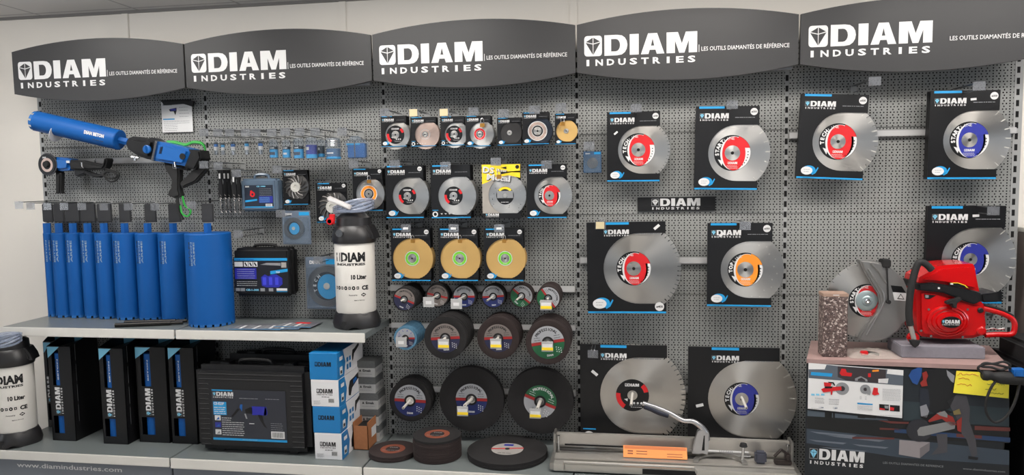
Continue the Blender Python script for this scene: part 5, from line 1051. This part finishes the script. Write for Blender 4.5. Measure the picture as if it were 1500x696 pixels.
b.box(BLACKP, (LX+.05, -.41, zb), (LX+.12, -.14, zb+.010)); b.box(BLACKP, (RX-.12, -.41, zb), (RX-.05, -.14, zb+.010))
b.build('bed', t)
x1_, x2_ = PX(858, 690, -.42).x, PX(1017, 695, -.42).x
MB().tube(ALU, [(x1_-.1, -.425, zb+.02), (x1_-.1, -.425, zb+.054), (x2_, -.425, zb+.054), (x2_+.01, -.425, zb+.03)], .006, 10).build('extension_bar', t)
MB().box(BLACKP, (PX(941, 690, -.42).x, -.422, zb+.012), (PX(1020, 690, -.42).x, -.4205, zb+.036)).build('front_label', t)
# lever
A8 = (800, 580, 6.0); B8 = (990, 580, 6.0); yl = -.30
pts = [PX(A8[0]+u/6, A8[1]+v/6, yl)[:] for u, v in ((850, 66), (960, 100), (1080, 150), (1200, 215))]+[PX(B8[0]+u/6, B8[1]+v/6, yl)[:] for u, v in ((150, 225), (225, 275), (262, 330), (268, 390))]
sp_ = smooth(pts, 5); n_ = len(sp_); MB().tube(mat('lever_cast_metal', (178, 178, 180), .28, .85), sp_, [.011 if i < n_*.5 else .011+.006*(i-n_*.5)/(n_*.5) for i in range(n_)], 14).build('lever_arm', t)
g0 = [PX(A8[0]+u/6, A8[1]+v/6, yl-.004)[:] for u, v in ((862, 92), (930, 118), (1000, 150), (1075, 172))]; MB().tube(mat('navy_grip', (26, 30, 46), .6), smooth(g0, 6), .0125, 12).build('grip', t)
b = MB(); b.prism(MATS['lever_cast_metal'], XZ([(190, 310), (240, 280), (290, 320), (290, 440), (275, 510), (235, 500), (180, 505), (140, 500), (165, 400)], yl, 990, 580, 6), yl-.014, yl+.02, .004)
b.prism(DARK, XZ([(243, 340), (252, 340), (250, 470), (225, 470)], yl, 990, 580, 6), yl-.0150, yl-.013); b.build('carriage', t)
q = PX(1007, 675, -.30); MB().box(RUB, (q.x-.05, -.315, q.z-.018), (q.x+.05, -.275, q.z+.018), .006).lathe(RUB, [(.018, 0), (.018, .012), (0, .012)], (q.x-.035, -.30, q.z+.014), 'Y', 18).build('breaker_foot', t)
ca = PX(1055, 702, -.36); rr = PX(1095, 702, -.36).x-ca.x
b = MB(); vs = []
for k in range(25):
    a_ = pi*k/24
    for ri, h in ((rr, 0), (rr, .010), (rr*.8, .010), (rr*.8, 0)): vs.append((ca.x+ri*cos(a_), -.36+ri*sin(a_)*.9, zb+.052+h))
b.add(vs, [(4*k+j, 4*k+(j+1) % 4, 4*k+4+(j+1) % 4, 4*k+4+j) for k in range(24) for j in range(4)]+[(0, 3, 2, 1), (96, 97, 98, 99)], MATS['cast_aluminium'])
b.build('angle_scale', t)
q = PX(1087, 688, -.33); MB().tube(CHROME, [(q.x, -.33, zb+.045), (q.x+.005, -.33, zb+.125)], .007, 12).lathe(RUB, [(.006, 0), (.018, .004), (.014, .018), (0, .02)], (q.x+.005, -.33, zb+.122), 'Z', 16).build('clamp_screw', t)
# papers and clip lying on it
a, c = PX(913, 660, -.31), PX(1007, 680, -.34); b = MB(); X = M4.Translation((a.x, -.335, zb+.054)) @ M4.Rotation(R(52), 4, 'X')
OP = mat('orange_paper', (232, 140, 70), .6); b.box(OP, (0, 0, 0), (c.x-a.x, .056, .002), X=X); b.box(mat('orange_brown_band', (190, 104, 52), .6), (.004, .040, .0021), (c.x-a.x-.004, .054, .0023), X=X)  # browner orange band along the upper edge of the paper
for q_ in range(2): b.box(mat('brown_ink', (120, 60, 30), .6), (.02+.0*q_, .027-.012*q_, .0021), (.045, .033-.012*q_, .0023), X=X); b.box(MATS['brown_ink'], (.06, .028-.012*q_, .0021), (.11, .032-.012*q_, .0023), X=X); b.box(MATS['brown_ink'], (.2, .02-.012*q_, .0021), (.27, .023-.012*q_, .0023), X=X)
tag(b.build('orange_notice', org=(a.x, -.33, zb+.05)), 'orange paper notice leaning in the bed of the tile cutter', 'notice')
a, c = PX(1024, 668, -.26), PX(1100, 690, -.26); b = MB(); X = M4.Translation((a.x, -.19, zb+.0465)); b.box(PAPER, (0, -.06, 0), (c.x-a.x, .07, .004), X=X)
for k in range(8): b.box(GREYP, (.10+.008*k, -.02, .0041), (.103+.008*k, .05, .0044), X=X)
tag(b.build('instruction_booklet', org=(a.x, -.2, zb+.048)), 'white booklet lying in the bed of the tile cutter', 'booklet')
q = PX(1109, 682, -.26); b = MB(); b.box(mat('slate_block', (58, 60, 72), .6), (q.x-.022, -.345, zb+.051), (q.x+.028, -.305, zb+.105), .008); tag(b.build('grey_holder', org=(q.x, -.28, zb+.045)), 'slate grey rounded block beside the white booklet', 'holder')
q = PX(1142, 682, -.3); t2 = thing('spring_clamp', 'brown black clamp at the right end of the tile cutter', 'clamp', (q.x, -.325, zb+.051)); DB = mat('brown_black_cast', (52, 44, 42), .5, .3)
MB().box(DB, (q.x-.03, -.345, zb+.051), (q.x+.045, -.31, zb+.070), .004).box(DB, (q.x+.015, -.345, zb+.065), (q.x+.04, -.31, zb+.105), .008).build('clamp_body', t2); MB().tube(DB, [(q.x-.03, -.33, zb+.085), (q.x, -.33, zb+.118), (q.x+.03, -.33, zb+.095)], .007, 10).build('clamp_arm', t2)

# ============================================================ POSTER STAND
YD = -.40; ZT = .985; TH = R(4); DX0 = PX(1181, 526, YD).x+.003
def PR(px, py, off=0):
    d = fw+rt*((px-750)/FPX)-up*((py-348)/FPX); n_ = V((-sin(TH), -cos(TH), 0)); p0 = V((DX0, YD, 0))+n_*off
    h = CP+d*((p0-CP).dot(n_)/d.dot(n_)); return (DX0+(h-V((DX0, YD, 0))).dot(V((cos(TH), -sin(TH), 0))), h.z)
def XZR(pts, ox, oy, s, off=0): return [PR(ox+a/s, oy+b_/s, off) for a, b_ in pts]
DX1 = PR(1478, 542)[0]
WOOD = mat('pinkish_wood_top', (150, 124, 120), .45, noise=.08, nscale=14)
t = thing('display_stand', 'low stand with a pinkish wooden top and a large dark poster on its front', 'display stand', (DX0, YD, .2), (0, 0, -TH))
def slab(m_, q, z0, z1):
    return MB().add([(x, y, z) for z in (z0, z1) for x, y in q], [(3, 2, 1, 0), (4, 5, 6, 7), (0, 1, 5, 4), (1, 2, 6, 5), (2, 3, 7, 6), (3, 0, 4, 7)], m_)
slab(WOOD, [(DX0-.002, YD-.004), (DX1, YD-.004), (DX1+.07, YD+.39), (DX0+.078, YD+.375)], ZT-.018, ZT).build('top_board', t)
slab(BLACKP, [(DX0, YD+.004), (DX1-.004, YD+.004), (DX1+.06, YD+.385), (DX0+.08, YD+.37)], .2, ZT-.0185).build('cabinet', t)
# printed poster, traced figure of a person sawing a block
PO = (1160, 510, 3.741)
def P(pts): return XZR(pts, *PO)
yp = YD-.001; b = MB()
pxm = lambda n, c, r=.5: mat('poster_'+n, c, r)
b.box(pxm('night_blue', (14, 21, 28)), (P([(80, 80)])[0][0], YD-.0005, .32), (DX1-.012, YD+.0035, ZT-.024))
def F(m_, pts, k=0): b.flat(m_, P(pts), yp-.0004*k)
F(pxm('sky', (35, 48, 54)), [(610, 200), (1190, 250), (1190, 430), (610, 395)]); F(pxm('sky_dark', (20, 29, 36)), [(610, 120), (900, 135), (1190, 280), (1190, 330), (610, 290)], 1)
F(pxm('haze', (70, 81, 91)), [(85, 340), (520, 390), (540, 405), (85, 372)], 1); F(pxm('black', (6, 8, 10)), [(80, 372), (600, 400), (1190, 430), (1190, 520), (620, 500), (80, 450)], 1)
for q in ((180, 345, 30), (205, 350, 14), (225, 345, 10), (360, 360, 40), (400, 365, 60)): F(MATS['poster_black'], [(q[0], q[1]), (q[0]+q[2], q[1]+2), (q[0]+q[2], 385), (q[0], 382)], 2)
F(pxm('road', (47, 58, 70)), [(80, 440), (620, 500), (1190, 560), (1190, 640), (600, 600), (80, 520)], 2); F(pxm('road_dark', (17, 23, 29)), [(80, 520), (600, 600), (1190, 640), (1190, 696), (80, 690)], 2)
for q in ((95, 455, 260, 10), (180, 475, 330, 8), (90, 500, 210, 8), (330, 525, 200, 8), (150, 540, 260, 6)): F(pxm('wet', (95, 102, 112)), [(q[0], q[1]), (q[0]+q[2], q[1]+q[2]*.09), (q[0]+q[2]*.9, q[1]+q[2]*.09+q[3]), (q[0]+q[2]*.2, q[1]+q[3]+4)], 3)
F(pxm('kerb_red', (87, 39, 34)), [(470, 395), (640, 405), (640, 415), (540, 412)], 4); F(MATS['poster_kerb_red'], [(1000, 425), (1195, 435), (1195, 455), (1000, 448)], 4); F(MATS['poster_kerb_red'], [(330, 486), (560, 490), (560, 500), (330, 496)], 4); F(MATS['poster_kerb_red'], [(480, 435), (580, 440), (600, 450), (480, 446)], 4)
F(pxm('barrier_blue', (27, 53, 88)), [(560, 440), (1195, 490), (1195, 515), (560, 462)], 4); F(MATS['poster_kerb_red'], [(900, 468), (1040, 478), (1040, 496), (900, 486)], 5)
F(pxm('concrete_white', (133, 127, 129)), [(588, 502), (755, 515), (752, 560), (700, 602), (585, 582)], 5); F(pxm('concrete_side', (102, 97, 100)), [(700, 548), (755, 515), (752, 560), (700, 602)], 6)
# figure
CLO = pxm('clothing', (10, 12, 16)); CL2 = pxm('trousers', (62, 61, 66))
F(CLO, [(745, 115), (840, 110), (900, 150), (905, 240), (860, 330), (790, 360), (720, 330), (700, 260), (700, 210), (735, 180)], 6)
F(pxm('sleeve', (25, 31, 43)), [(700, 215), (745, 225), (755, 300), (745, 350), (710, 340), (698, 290)], 7); F(pxm('glove', (129, 130, 136)), [(700, 318), (735, 306), (750, 345), (738, 380), (706, 372)], 8); F(MATS['poster_glove'], [(845, 118), (890, 150), (885, 190), (870, 180), (850, 150)], 8)
F(CL2, [(850, 290), (900, 255), (955, 260), (975, 330), (970, 400), (1005, 500), (1015, 585), (985, 600), (955, 500), (930, 470), (900, 380)], 6); F(CL2, [(790, 470), (850, 470), (850, 570), (760, 585), (800, 540)], 6); F(CLO, [(965, 590), (1020, 598), (1015, 612), (965, 606)], 7)
F(pxm('helmet', (25, 68, 129)), [(638, 150), (655, 120), (690, 105), (712, 108), (708, 150), (685, 200), (660, 190)], 8); F(pxm('ear_red', (133, 35, 27)), [(712, 135), (735, 125), (745, 150), (735, 175), (742, 205), (710, 210), (700, 190), (718, 172)], 8)
b.disc(pxm('disc', (31, 32, 39)), *P([(695, 450)])[0], P([(765, 450)])[0][0]-P([(695, 450)])[0][0], yp-.0032); F(pxm('saw_grey', (119, 119, 119)), [(685, 450), (700, 432), (860, 400), (895, 405), (890, 440), (720, 480), (690, 478)], 9); F(MATS['poster_ear_red'], [(745, 395), (810, 345), (880, 375), (900, 420), (870, 425), (820, 385), (750, 405)], 9); F(MATS['poster_saw_grey'], [(790, 355), (835, 342), (850, 360), (850, 380), (810, 368)], 10); F(MATS['poster_ear_red'], [(900, 400), (930, 375), (925, 460), (905, 450)], 9); F(pxm('glove_tan', (115, 102, 61)), [(880, 345), (915, 330), (925, 360), (885, 365)], 10)
F(BLACK, [(700, 375), (850, 340), (880, 350), (740, 400)], 8)
a0 = P([(93, 607)])[0]; a1 = P([(395, 607)])[0]; X = M4.Translation((a0[0], 0, P([(93, 603)])[0][1]+.0)) @ M4.Rotation(R(1.0), 4, 'Y'); logo(b, 0, 0, a1[0]-a0[0], yp-.004, icon='dark', h=.048, iconm=CYANL, X0=X)
for tx, u0, u1, vv in (('LES OUTILS DIAMANTES DE REFERENCE', 498, 828, 640), ('www.diamindustries.com', 935, 1165, 672)):
    a0, a1 = P([(u0, vv-14)])[0], P([(u1, vv+8)])[0]; X = M4.Translation((a0[0], 0, a0[1])) @ M4.Rotation(-math.atan2(a1[1]-a0[1], a1[0]-a0[0])*.4, 4, 'Y'); b.text(GREYP, tx, 0, -.004, .009, yp-.004, w=a1[0]-a0[0], bold=0, X=X)
b.build('poster', t)
# catalogue spread taped on the poster
CA = (1180, 525, 7.325)
def PC(pts): return XZR(pts, *CA, .006)
yp = YD-.0068; b = MB()
b.prism(PAPER, PC([(32, 50), (1050, 128), (1036, 642), (24, 540)]), YD-.0062, YD-.0052)
def F(m_, pts, k=0): b.flat(m_, PC(pts), yp-.0004*k)
F(mat('catalogue_slate', (84, 92, 102), .5), [(32, 118), (32, 210), (1046, 292), (1048, 185), (870, 165), (880, 120), (340, 82), (225, 68), (205, 118)]); F(mat('catalogue_dark', (48, 42, 46), .5), [(345, 85), (860, 122), (860, 270), (440, 238), (345, 200)], 1)
F(CYAN, [(60, 145), (290, 162), (280, 198), (55, 180)], 1); F(RED, [(385, 110), (430, 115), (440, 150), (500, 160), (490, 195), (385, 185), (365, 160)], 2); F(ORANGE, [(715, 125), (785, 120), (785, 140), (715, 145)], 2); F(RED, [(670, 160), (700, 160), (700, 200), (670, 200)], 2); F(GREYP, [(530, 215), (590, 190), (660, 225), (665, 250), (530, 240)], 2); F(MATS['catalogue_dark'], [(560, 222), (600, 205), (640, 232), (640, 246), (560, 240)], 3); F(WHITE, [(780, 220), (890, 215), (880, 268), (780, 262)], 2)
def cdisc(m_, u, v, r, k): q = PC([(u, v)])[0]; rr = PC([(u+r, v)])[0][0]-q[0]; b.disc(m_, q[0], q[1], rr, yp-.0004*k, n=24)
cdisc(GREYP, 392, 325, 74, 1); cdisc(MATS['catalogue_dark'], 392, 325, 30, 2); F(RED, [(165, 330), (200, 315), (380, 300), (388, 340), (290, 350), (285, 392), (270, 390), (270, 355), (190, 365)], 3); F(RED, [(195, 255), (280, 265), (270, 300), (200, 300)], 3); F(BLACK, [(240, 250), (300, 255), (320, 290), (305, 292), (290, 268), (245, 262)], 4); F(BLACK, [(205, 300), (290, 300), (280, 320), (205, 322)], 4)
cdisc(GREYP, 640, 332, 56, 1); cdisc(MATS['catalogue_dark'], 640, 332, 20, 2); F(GREYP, [(650, 280), (690, 310), (700, 360), (690, 395), (660, 385)], 3); F(RED, [(730, 312), (775, 318), (775, 360), (792, 385), (740, 398), (712, 385)], 3)
for u in (60, 110, 165): F(CYANL, [(u, 378), (u+38, 380), (u+38, 400), (u, 398)], 1)
F(CYAN, [(555, 475), (720, 488), (720, 502), (555, 492)], 1); F(BLACK, [(790, 490), (893, 497), (893, 560), (790, 552)], 1); F(BLACK, [(905, 500), (1010, 507), (1010, 572), (905, 565)], 1); F(RED, [(795, 530), (850, 540), (850, 556), (795, 550)], 2); F(RED, [(905, 520), (950, 530), (945, 560), (905, 555)], 2); F(GREYP, [(845, 505), (890, 510), (885, 540), (850, 535)], 2)
for (u0, u1, v, n_) in ((100, 200, 425, 5), (250, 360, 440, 5), (555, 720, 510, 4), (825, 1020, 330, 10), (580, 600, 410, 3), (635, 655, 415, 3), (60, 180, 535, 1), (800, 1030, 610, 1)):
    for k in range(n_):
        q0, q1 = PC([(u0, v+13*k)])[0], PC([(u1, v+13*k+8)])[0]; b.words(BLACK if k % 4 == 0 and n_ == 5 else GREYP, q0[0], q1[0], q0[1], .0022, yp-.0008, k)
for u, s_ in ((145, '1 544'), (295, '1 682')): q = PC([(u, 522+u*.04)])[0]; b.text(mat('price_blue', (50, 80, 110), .5), s_, q[0], q[1]-.002, .006, yp-.0008, bold=.02)
o = b.build('catalogue_sheet', org=(DX0, YD, .2)); o.rotation_euler = (0, 0, -TH); tag(o, 'white catalogue spread picturing red power cutters, fixed on the dark poster', 'catalogue page')
# yellow note
q = XZR([(902, 125), (1193, 140), (1187, 276), (884, 245)], *PO, .007); b = MB(); b.prism(mat('fluorescent_yellow', (236, 222, 62), .6), q, YD-.0078, YD-.0068)
rd = random.Random(2)
def scr(m_, u, v, w_, n_):
    pts = [(u+w_*k/n_, v+w_*.04*k/n_+rd.uniform(-6, 6)) for k in range(n_+1)]; pw = XZR(pts, *PO, .008); b.tube(m_, [(x, YD-.0082, z) for x, z in pw], .0009, 4)
scr(RED, 905, 142, 120, 16); scr(RED, 912, 168, 60, 8); scr(RED, 905, 200, 80, 10); scr(BLACK, 1060, 222, 60, 8); scr(BLACK, 1070, 245, 90, 11); scr(GREEN, 1070, 195, 95, 12)
o = b.build('handwritten_note', org=(DX0, YD, .2)); o.rotation_euler = (0, 0, -TH); tag(o, 'bright yellow handwritten note fixed at the poster top right', 'note')

# ---- things on the stand
g = (1190, 370, 4.094)
q0, q1 = PX(1204.6, 523, -.36), PX(1241, 523, -.36); zt = PX(1222, 431, -.36).z; t = thing('stone_sample', 'tall speckled brown concrete sample block standing on the stand', 'stone block', ((q0.x+q1.x)/2, -.32, ZT))
TZ = mat('speckled_concrete', (100, 84, 80), .6)
nt = TZ.node_tree; vo = nt.nodes.new('ShaderNodeTexVoronoi'); vo.inputs['Scale'].default_value = 160; cr = nt.nodes.new('ShaderNodeValToRGB'); tc = nt.nodes.new('ShaderNodeTexCoord')
sx = nt.nodes.new('ShaderNodeSeparateColor'); nt.links.new(tc.outputs['Object'], vo.inputs['Vector']); nt.links.new(vo.outputs['Color'], sx.inputs[0]); nt.links.new(sx.outputs[0], cr.inputs[0]); nt.links.new(cr.outputs[0], nt.nodes['Principled BSDF'].inputs['Base Color'])
cr.color_ramp.elements[0].color = lin((58, 46, 46)); cr.color_ramp.elements[1].color = lin((196, 184, 176)); cr.color_ramp.elements.new(.5).color = lin((88, 72, 68)); cr.color_ramp.elements.new(.8).color = lin((112, 96, 92))
MB().box(TZ, (q0.x, -.36, ZT+.0005), (q1.x, -.28, zt), .003).build('block', t); MB().box(mat('sample_cap', (150, 125, 110), .7), (q0.x-.001, -.3605, zt-.012), (q1.x+.001, -.279, zt+.002), .001).box(WHITE, (q0.x+.04, -.3612, zt-.006), (q0.x+.065, -.3604, zt-.003)).build('top_band', t)
# guard with its blade
y = -.22; c = PX(g[0]+323/g[2], g[1]+288/g[2], y); Rr = PX(g[0]+573/g[2], g[1]+288/g[2], y).x-c.x
t = thing('power_cutter_disc', 'red labelled diamond disc in a grey metal guard left of the red saw', 'cutting disc', (c.x, y, c.z-Rr))
MB().prism(STEEL, [(c.x+a, c.z+e) for a, e in blade_outline(Rr*.98, 'slot', 24)], y-.0015, y+.0015).build('blade', t)
b = MB(); label_disc(b, c.x, c.z, Rr*.43, y-.002, 'line', ('START', 'LINE'), RED); b.build('centre_label', t)
b = MB(); fr = Rr*.265; b.lathe(mat('zinc_flange', (158, 172, 174), .35, .6), [(fr, 0), (fr, .003), (fr*.8, .008), (fr*.5, .008), (fr*.4, .011), (0, .011)], (c.x, y-.003, c.z), 'Y', 40); b.lathe(CHROME, [(fr*.28, .01), (fr*.28, .018), (fr*.14, .019), (0, .015)], (c.x, y-.003, c.z), 'Y', 6); b.build('flange', t)
GM = mat('guard_magnesium', (150, 149, 147), .34, .75)
go = [(285, 45), (350, 50), (430, 65), (500, 108), (550, 165), (582, 240), (590, 320), (570, 400), (520, 470), (440, 525), (350, 541), (275, 530), (290, 490), (330, 430), (385, 365), (405, 310), (395, 250), (350, 180), (310, 110)]
b = MB(); b.prism(GM, XZ(go, y-.028, *g), y-.028, y+.028, .007, seg=3)
b.tube(GM, [(p_[0], y-.031, p_[1]) for p_ in XZ([(335, 98), (365, 145), (395, 190), (425, 245), (432, 290), (415, 330), (385, 390), (350, 450), (325, 495)], y-.03, *g)], .004, 8); b.tube(GM, [(p_[0], y-.031, p_[1]) for p_ in XZ([(350, 62), (395, 110), (430, 165), (445, 185)], y-.03, *g)], .004, 8)
b.build('guard', t)
b = MB(); b.box(RUB, (PX(g[0]+418/g[2], 380, y-.03).x, y-.036, PX(1290, g[1]+90/g[2], y-.03).z), (PX(g[0]+472/g[2], 380, y-.03).x, y+.02, PX(1290, g[1]+42/g[2], y-.03).z), .004)
e0, e1 = PX(g[0]+447/g[2], g[1]+85/g[2], y-.034), PX(g[0]+456/g[2], g[1]+296/g[2], y-.034); b.tube(RUB, [e0[:], e1[:]], .0032, 8); b.lathe(RUB, [(.009, -.008), (.009, .008)], tuple(e1), 'Y', 14); b.build('rubber_strap', t)
b = MB(); b.flat(BLACK, XZ([(470, 197), (536, 203), (562, 242), (482, 236)], y-.0286, *g), y-.0290); b.flat(WHITE, XZ([(481, 238), (562, 244), (568, 291), (492, 286)], y-.0286, *g), y-.0290); b.flat(BLACK, XZ([(508, 278), (530, 246), (552, 282)], y-.0286, *g), y-.0294); b.flat(WHITE, XZ([(515, 274), (530, 253), (545, 277)], y-.0286, *g), y-.0298); b.build('warning_sticker', t)
# bag of small parts
b = MB(); c0, c1 = PX(1243, 527, -.35), PX(1320, 530, -.35); vs = []; fs = []; nx, ny = 14, 8; rd = random.Random(9)
for i in range(nx+1):
    for j in range(ny+1):
        u, v = i/nx, j/ny; h = .026*math.sin(pi*min(1, max(0, u)))**.5*math.sin(pi*v)**.6*(.7+.5*rd.random()) if 0 < i < nx and 0 < j < ny else .001; vs.append((c0.x+(c1.x-c0.x)*u+rd.uniform(-.004, .004), -.385+.17*v, ZT+.001+h))
for i in range(nx):
    for j in range(ny): k = i*(ny+1)+j; fs.append((k, k+ny+1, k+ny+2, k+1))
t = thing('parts_bag', 'crumpled clear plastic bag with small red parts beneath the guard', 'plastic bag', ((c0.x+c1.x)/2, -.3, ZT))
b.add(vs, fs, BAG); b.build('bag', t, sharp=70); e = PX(1270, 515, -.37); MB().box(RED, (e.x-.018, -.352, ZT+.008), (e.x+.012, -.33, ZT+.026), .003).tube(BLACKP, [(e.x+.012, -.34, ZT+.02), (e.x+.04, -.335, ZT+.015), (e.x+.06, -.335, ZT+.01)], .006, 8).build('contents', t)
# grey foam block and saw
k0 = (1310, 370, 4.094); b = MB(); q0, q1 = PX(1320, 533, -.345), PX(1443, 533, -.345); zt = PX(1390, 503, -.345).z-.017
tag(MB().box(mat('grey_block', (126, 124, 132), .7, noise=.05, nscale=80), (q0.x, -.345, ZT+.0005), (q1.x, -.17, zt), .003).build('grey_block', org=((q0.x+q1.x)/2, -.25, ZT)), 'plain grey block carrying the red power cutter', 'block')
y = -.33; t = thing('power_cutter', 'red petrol power cutter with black front handle on a grey block', 'power cutter', ((q0.x+q1.x)/2, -.25, zt))
yb = -.13
trace('lower_housing', SAWRED, [(140, 222), (240, 225), (420, 280), (480, 300), (530, 298), (562, 330), (552, 380), (560, 440), (540, 500), (480, 518), (300, 524), (170, 507), (150, 480), (143, 430)], y+.03, yb, t, *k0, bev=.016, yref=y+.03)
trace('top_cover', SAWRED, [(150, 184), (160, 150), (215, 120), (270, 85), (330, 76), (400, 72), (480, 70), (492, 88), (502, 150), (520, 238), (440, 222), (330, 198), (240, 186)], y+.025, yb-.0, t, *k0, bev=.02, yref=y+.025)
trace('black_band', BLACKP, [(145, 188), (240, 183), (400, 213), (522, 246), (526, 292), (480, 312), (420, 292), (300, 244), (145, 226)], y+.018, yb-.002, t, *k0, bev=.006, yref=y+.018)
b = MB(); e = y+.0245; b.flat(YEL, XZ([(330, 182), (380, 180), (425, 195), (445, 214), (420, 204), (380, 192)], e, *k0), e-.0006); b.flat(BLACK, XZ([(325, 185), (380, 184), (420, 198), (440, 216), (380, 206), (330, 196)], e, *k0), e-.0010); b.flat(WHITE, XZ([(335, 184), (352, 184), (352, 193), (335, 192)], e, *k0), e-.0014); b.flat(WHITE, XZ([(257, 206), (270, 207), (270, 218), (257, 217)], e, *k0), y+.0174); b.build('decal', t)
c = PX(k0[0]+335/k0[2], k0[1]+418/k0[2], y); rx = PX(k0[0]+465/k0[2], 470, y).x-c.x
b = MB(); prof = [(rx, .0), (rx*.98, .012), (rx*.9, .014), (rx*.88, .010), (rx*.8, .012), (rx*.78, .02), (rx*.72, .02), (rx*.7, .016), (rx*.62, .018), (rx*.58, .028), (0, .031)]
b.lathe(SAWRED, prof, (0, 0, 0), 'Y', 56, X=M4.Translation((c.x, y+.032, c.z)) @ M4.Diagonal((1, 1, .80, 1))); b.build('starter_cover', t)
b = MB(); X = M4.Translation((c.x+.004, y-.0005, c.z)) @ M4.Diagonal((1, 1, .62, 1)); b.lathe(BLACK, [(rx*.47, 0), (rx*.46, .003), (0, .0035)], (0, 0, 0), 'Y', 40, X=X); logo(b, c.x-rx*.40, c.z-rx*.06, rx*.82, y-.0048, icon='dark', h=.016); b.build('badge', t)
b = MB()
for u, v in ((208, 342), (442, 342), (222, 502), (412, 508), (162, 470)): e = PX(k0[0]+u/k0[2], k0[1]+v/k0[2], y+.026); b.lathe(CHROME, [(.005, 0), (.005, .004), (0, .004)], (e.x, y+.032, e.z), 'Y', 10)
b.build('housing_screws', t)
q = [PX(k0[0]+u/k0[2], k0[1]+v/k0[2], y+.05)[:] for u, v in ((530, 335), (600, 352), (660, 372), (705, 397), (722, 430), (716, 478), (690, 492), (620, 492), (545, 496))]; MB().tube(SAWRED, smooth(q, 5), .0115, 12).build('rear_handle', t)
q = [PX(k0[0]+u/k0[2], k0[1]+v/k0[2], y+.05)[:] for u, v in ((535, 312), (600, 330), (660, 352), (712, 382))]; MB().tube(RUB, smooth(q, 5), .0065, 10).build('throttle_grip', t)
q = [PX(k0[0]+u/k0[2], k0[1]+v/k0[2], y+.05)[:] for u, v in ((555, 372), (590, 372), (575, 395))]; MB().tube(RUB, q, .006, 8).build('trigger', t)
q = [PX(k0[0]+u/k0[2], k0[1]+v/k0[2], y+.0)[:] for u, v in ((225, 105), (190, 70), (152, 58), (130, 95), (112, 160), (98, 230), (90, 310), (88, 380), (96, 438))]; MB().tube(RUB, smooth(q, 5), .0145, 14).build('front_handle', t)
q = [PX(k0[0]+u/k0[2], k0[1]+v/k0[2], y+.0)[:] for u, v in ((97, 440), (108, 480), (118, 522))]; MB().tube(ALU, q, .010, 12).build('handle_tube', t)
c2 = PX(k0[0]+118/k0[2], k0[1]+515/k0[2], y+.01); MB().lathe(SAWRED, [(.024, 0), (.024, .016), (.012, .018)], (c2.x, y+.03, c2.z), 'Y', 24).build('handle_mount', t); MB().prism(RUB, XZ([(84, 520), (152, 525), (140, 552), (118, 568), (98, 552)], y-.02, *k0), y-.036, y-.017, .003).build('anti_vibration_foot', t)
trace('starter_grip', RUB, [(318, 300), (350, 286), (372, 284), (402, 272), (412, 282), (380, 305), (376, 335), (354, 332), (346, 312), (320, 312)], y-.012, y+.02, t, *k0, bev=.004, yref=y-.012)
trace('muffler', BLACKP, [(522, 252), (620, 240), (630, 290), (622, 298), (540, 300), (526, 290)], y+.06, yb, t, *k0, bev=.006, yref=y+.06)
for u, v, r_, m_ in ((515, 346, .0115, BLACKP), (520, 470, .02, SAWRED)): e = PX(k0[0]+u/k0[2], k0[1]+v/k0[2], y+.03); MB().lathe(m_, [(r_, 0), (r_, .008), (r_*.7, .012), (0, .012)], (e.x, y+.033, e.z), 'Y', 24 if r_ < .015 else 8).build('filler_cap', t)
q = [PX(k0[0]+u/k0[2], k0[1]+v/k0[2], y+.06)[:] for u, v in ((548, 462), (590, 455), (620, 460), (660, 456))]; MB().tube(CHROME, smooth(q, 4), .0035, 8).build('throttle_rod', t)
b = MB(); e = y+.0292; b.flat(BLACK, XZ([(180, 250), (250, 258), (210, 280), (182, 276)], e, *k0), e); b.flat(GREYP, XZ([(186, 254), (206, 256), (206, 272), (186, 272)], e, *k0), e-.0005); b.build('side_decal', t)

# ---- right edge: cabinet, black machine, black power tool with cord
x = 5.05; t = thing('side_cabinet', 'brown grey cabinet edge at the right picture edge', 'cabinet', (x+.2, -.12, .2)); zt = PX(1488, 335, -.06).z
MB().box(mat('cabinet_taupe', (112, 102, 98), .5), (x, -.06, .2), (x+.4, .045, zt-.02), .003).build('carcass', t); MB().box(EDGE, (x-.003, -.064, zt-.02), (x+.4, .045, zt), .002).build('top', t)
x = DX1+.075; t = thing('floor_machine', 'black machine beside the poster at the lower right edge', 'machine', (x+.15, -.3, .2)); 
MB().box(BLACKP, (x, YD-.1, .2), (x+.35, -.075, .98), .02, seg=3).build('body', t); MB().box(RUB, (x+.03, YD-.11, .96), (x+.35, -.12, 1.06), .02, seg=3).build('motor_head', t)
y = -.50; t = thing('corded_power_tool', 'black corded power tool with blue trim hanging over the poster corner', 'power tool', PX(1470, 560, y)[:]); g = (1160, 510, 3.741)
q = [PX(g[0]+u/g[2], g[1]+v/g[2], y)[:] for u, v in ((1040, 150), (1080, 150), (1130, 160), (1190, 165), (1260, 168), (1330, 170))]; MB().tube(RUB, smooth(q, 4), [.014, .020, .021, .022, .020, .018, .018, .022, .024]+[.026]*20, 14).build('tool_body', t)
trace('blue_trim', BLUED, [(1218, 122), (1290, 122), (1290, 165), (1222, 158)], y-.026, y+.02, t, *g, bev=.004, yref=y-.026)
q = [PX(g[0]+u/g[2], g[1]+v/g[2], y+.0)[:] for u, v in ((1045, 140), (1020, 110), (1050, 90), (1110, 85), (1160, 75), (1195, 95), (1150, 120), (1090, 105), (1040, 100), (1060, 82), (1140, 95), (1200, 110))]; MB().tube(RUB, smooth(q, 5), .005, 8).build('cord_bundle', t)
q = [PX(g[0]+u/g[2], g[1]+v/g[2], y-.01)[:] for u, v in ((1125, 172), (1090, 220), (1065, 290), (1065, 350), (1095, 398), (1130, 405), (1180, 370), (1220, 300), (1240, 230), (1250, 180))]; MB().tube(RUB, smooth(q, 6), .0055, 8).build('power_cord', t)
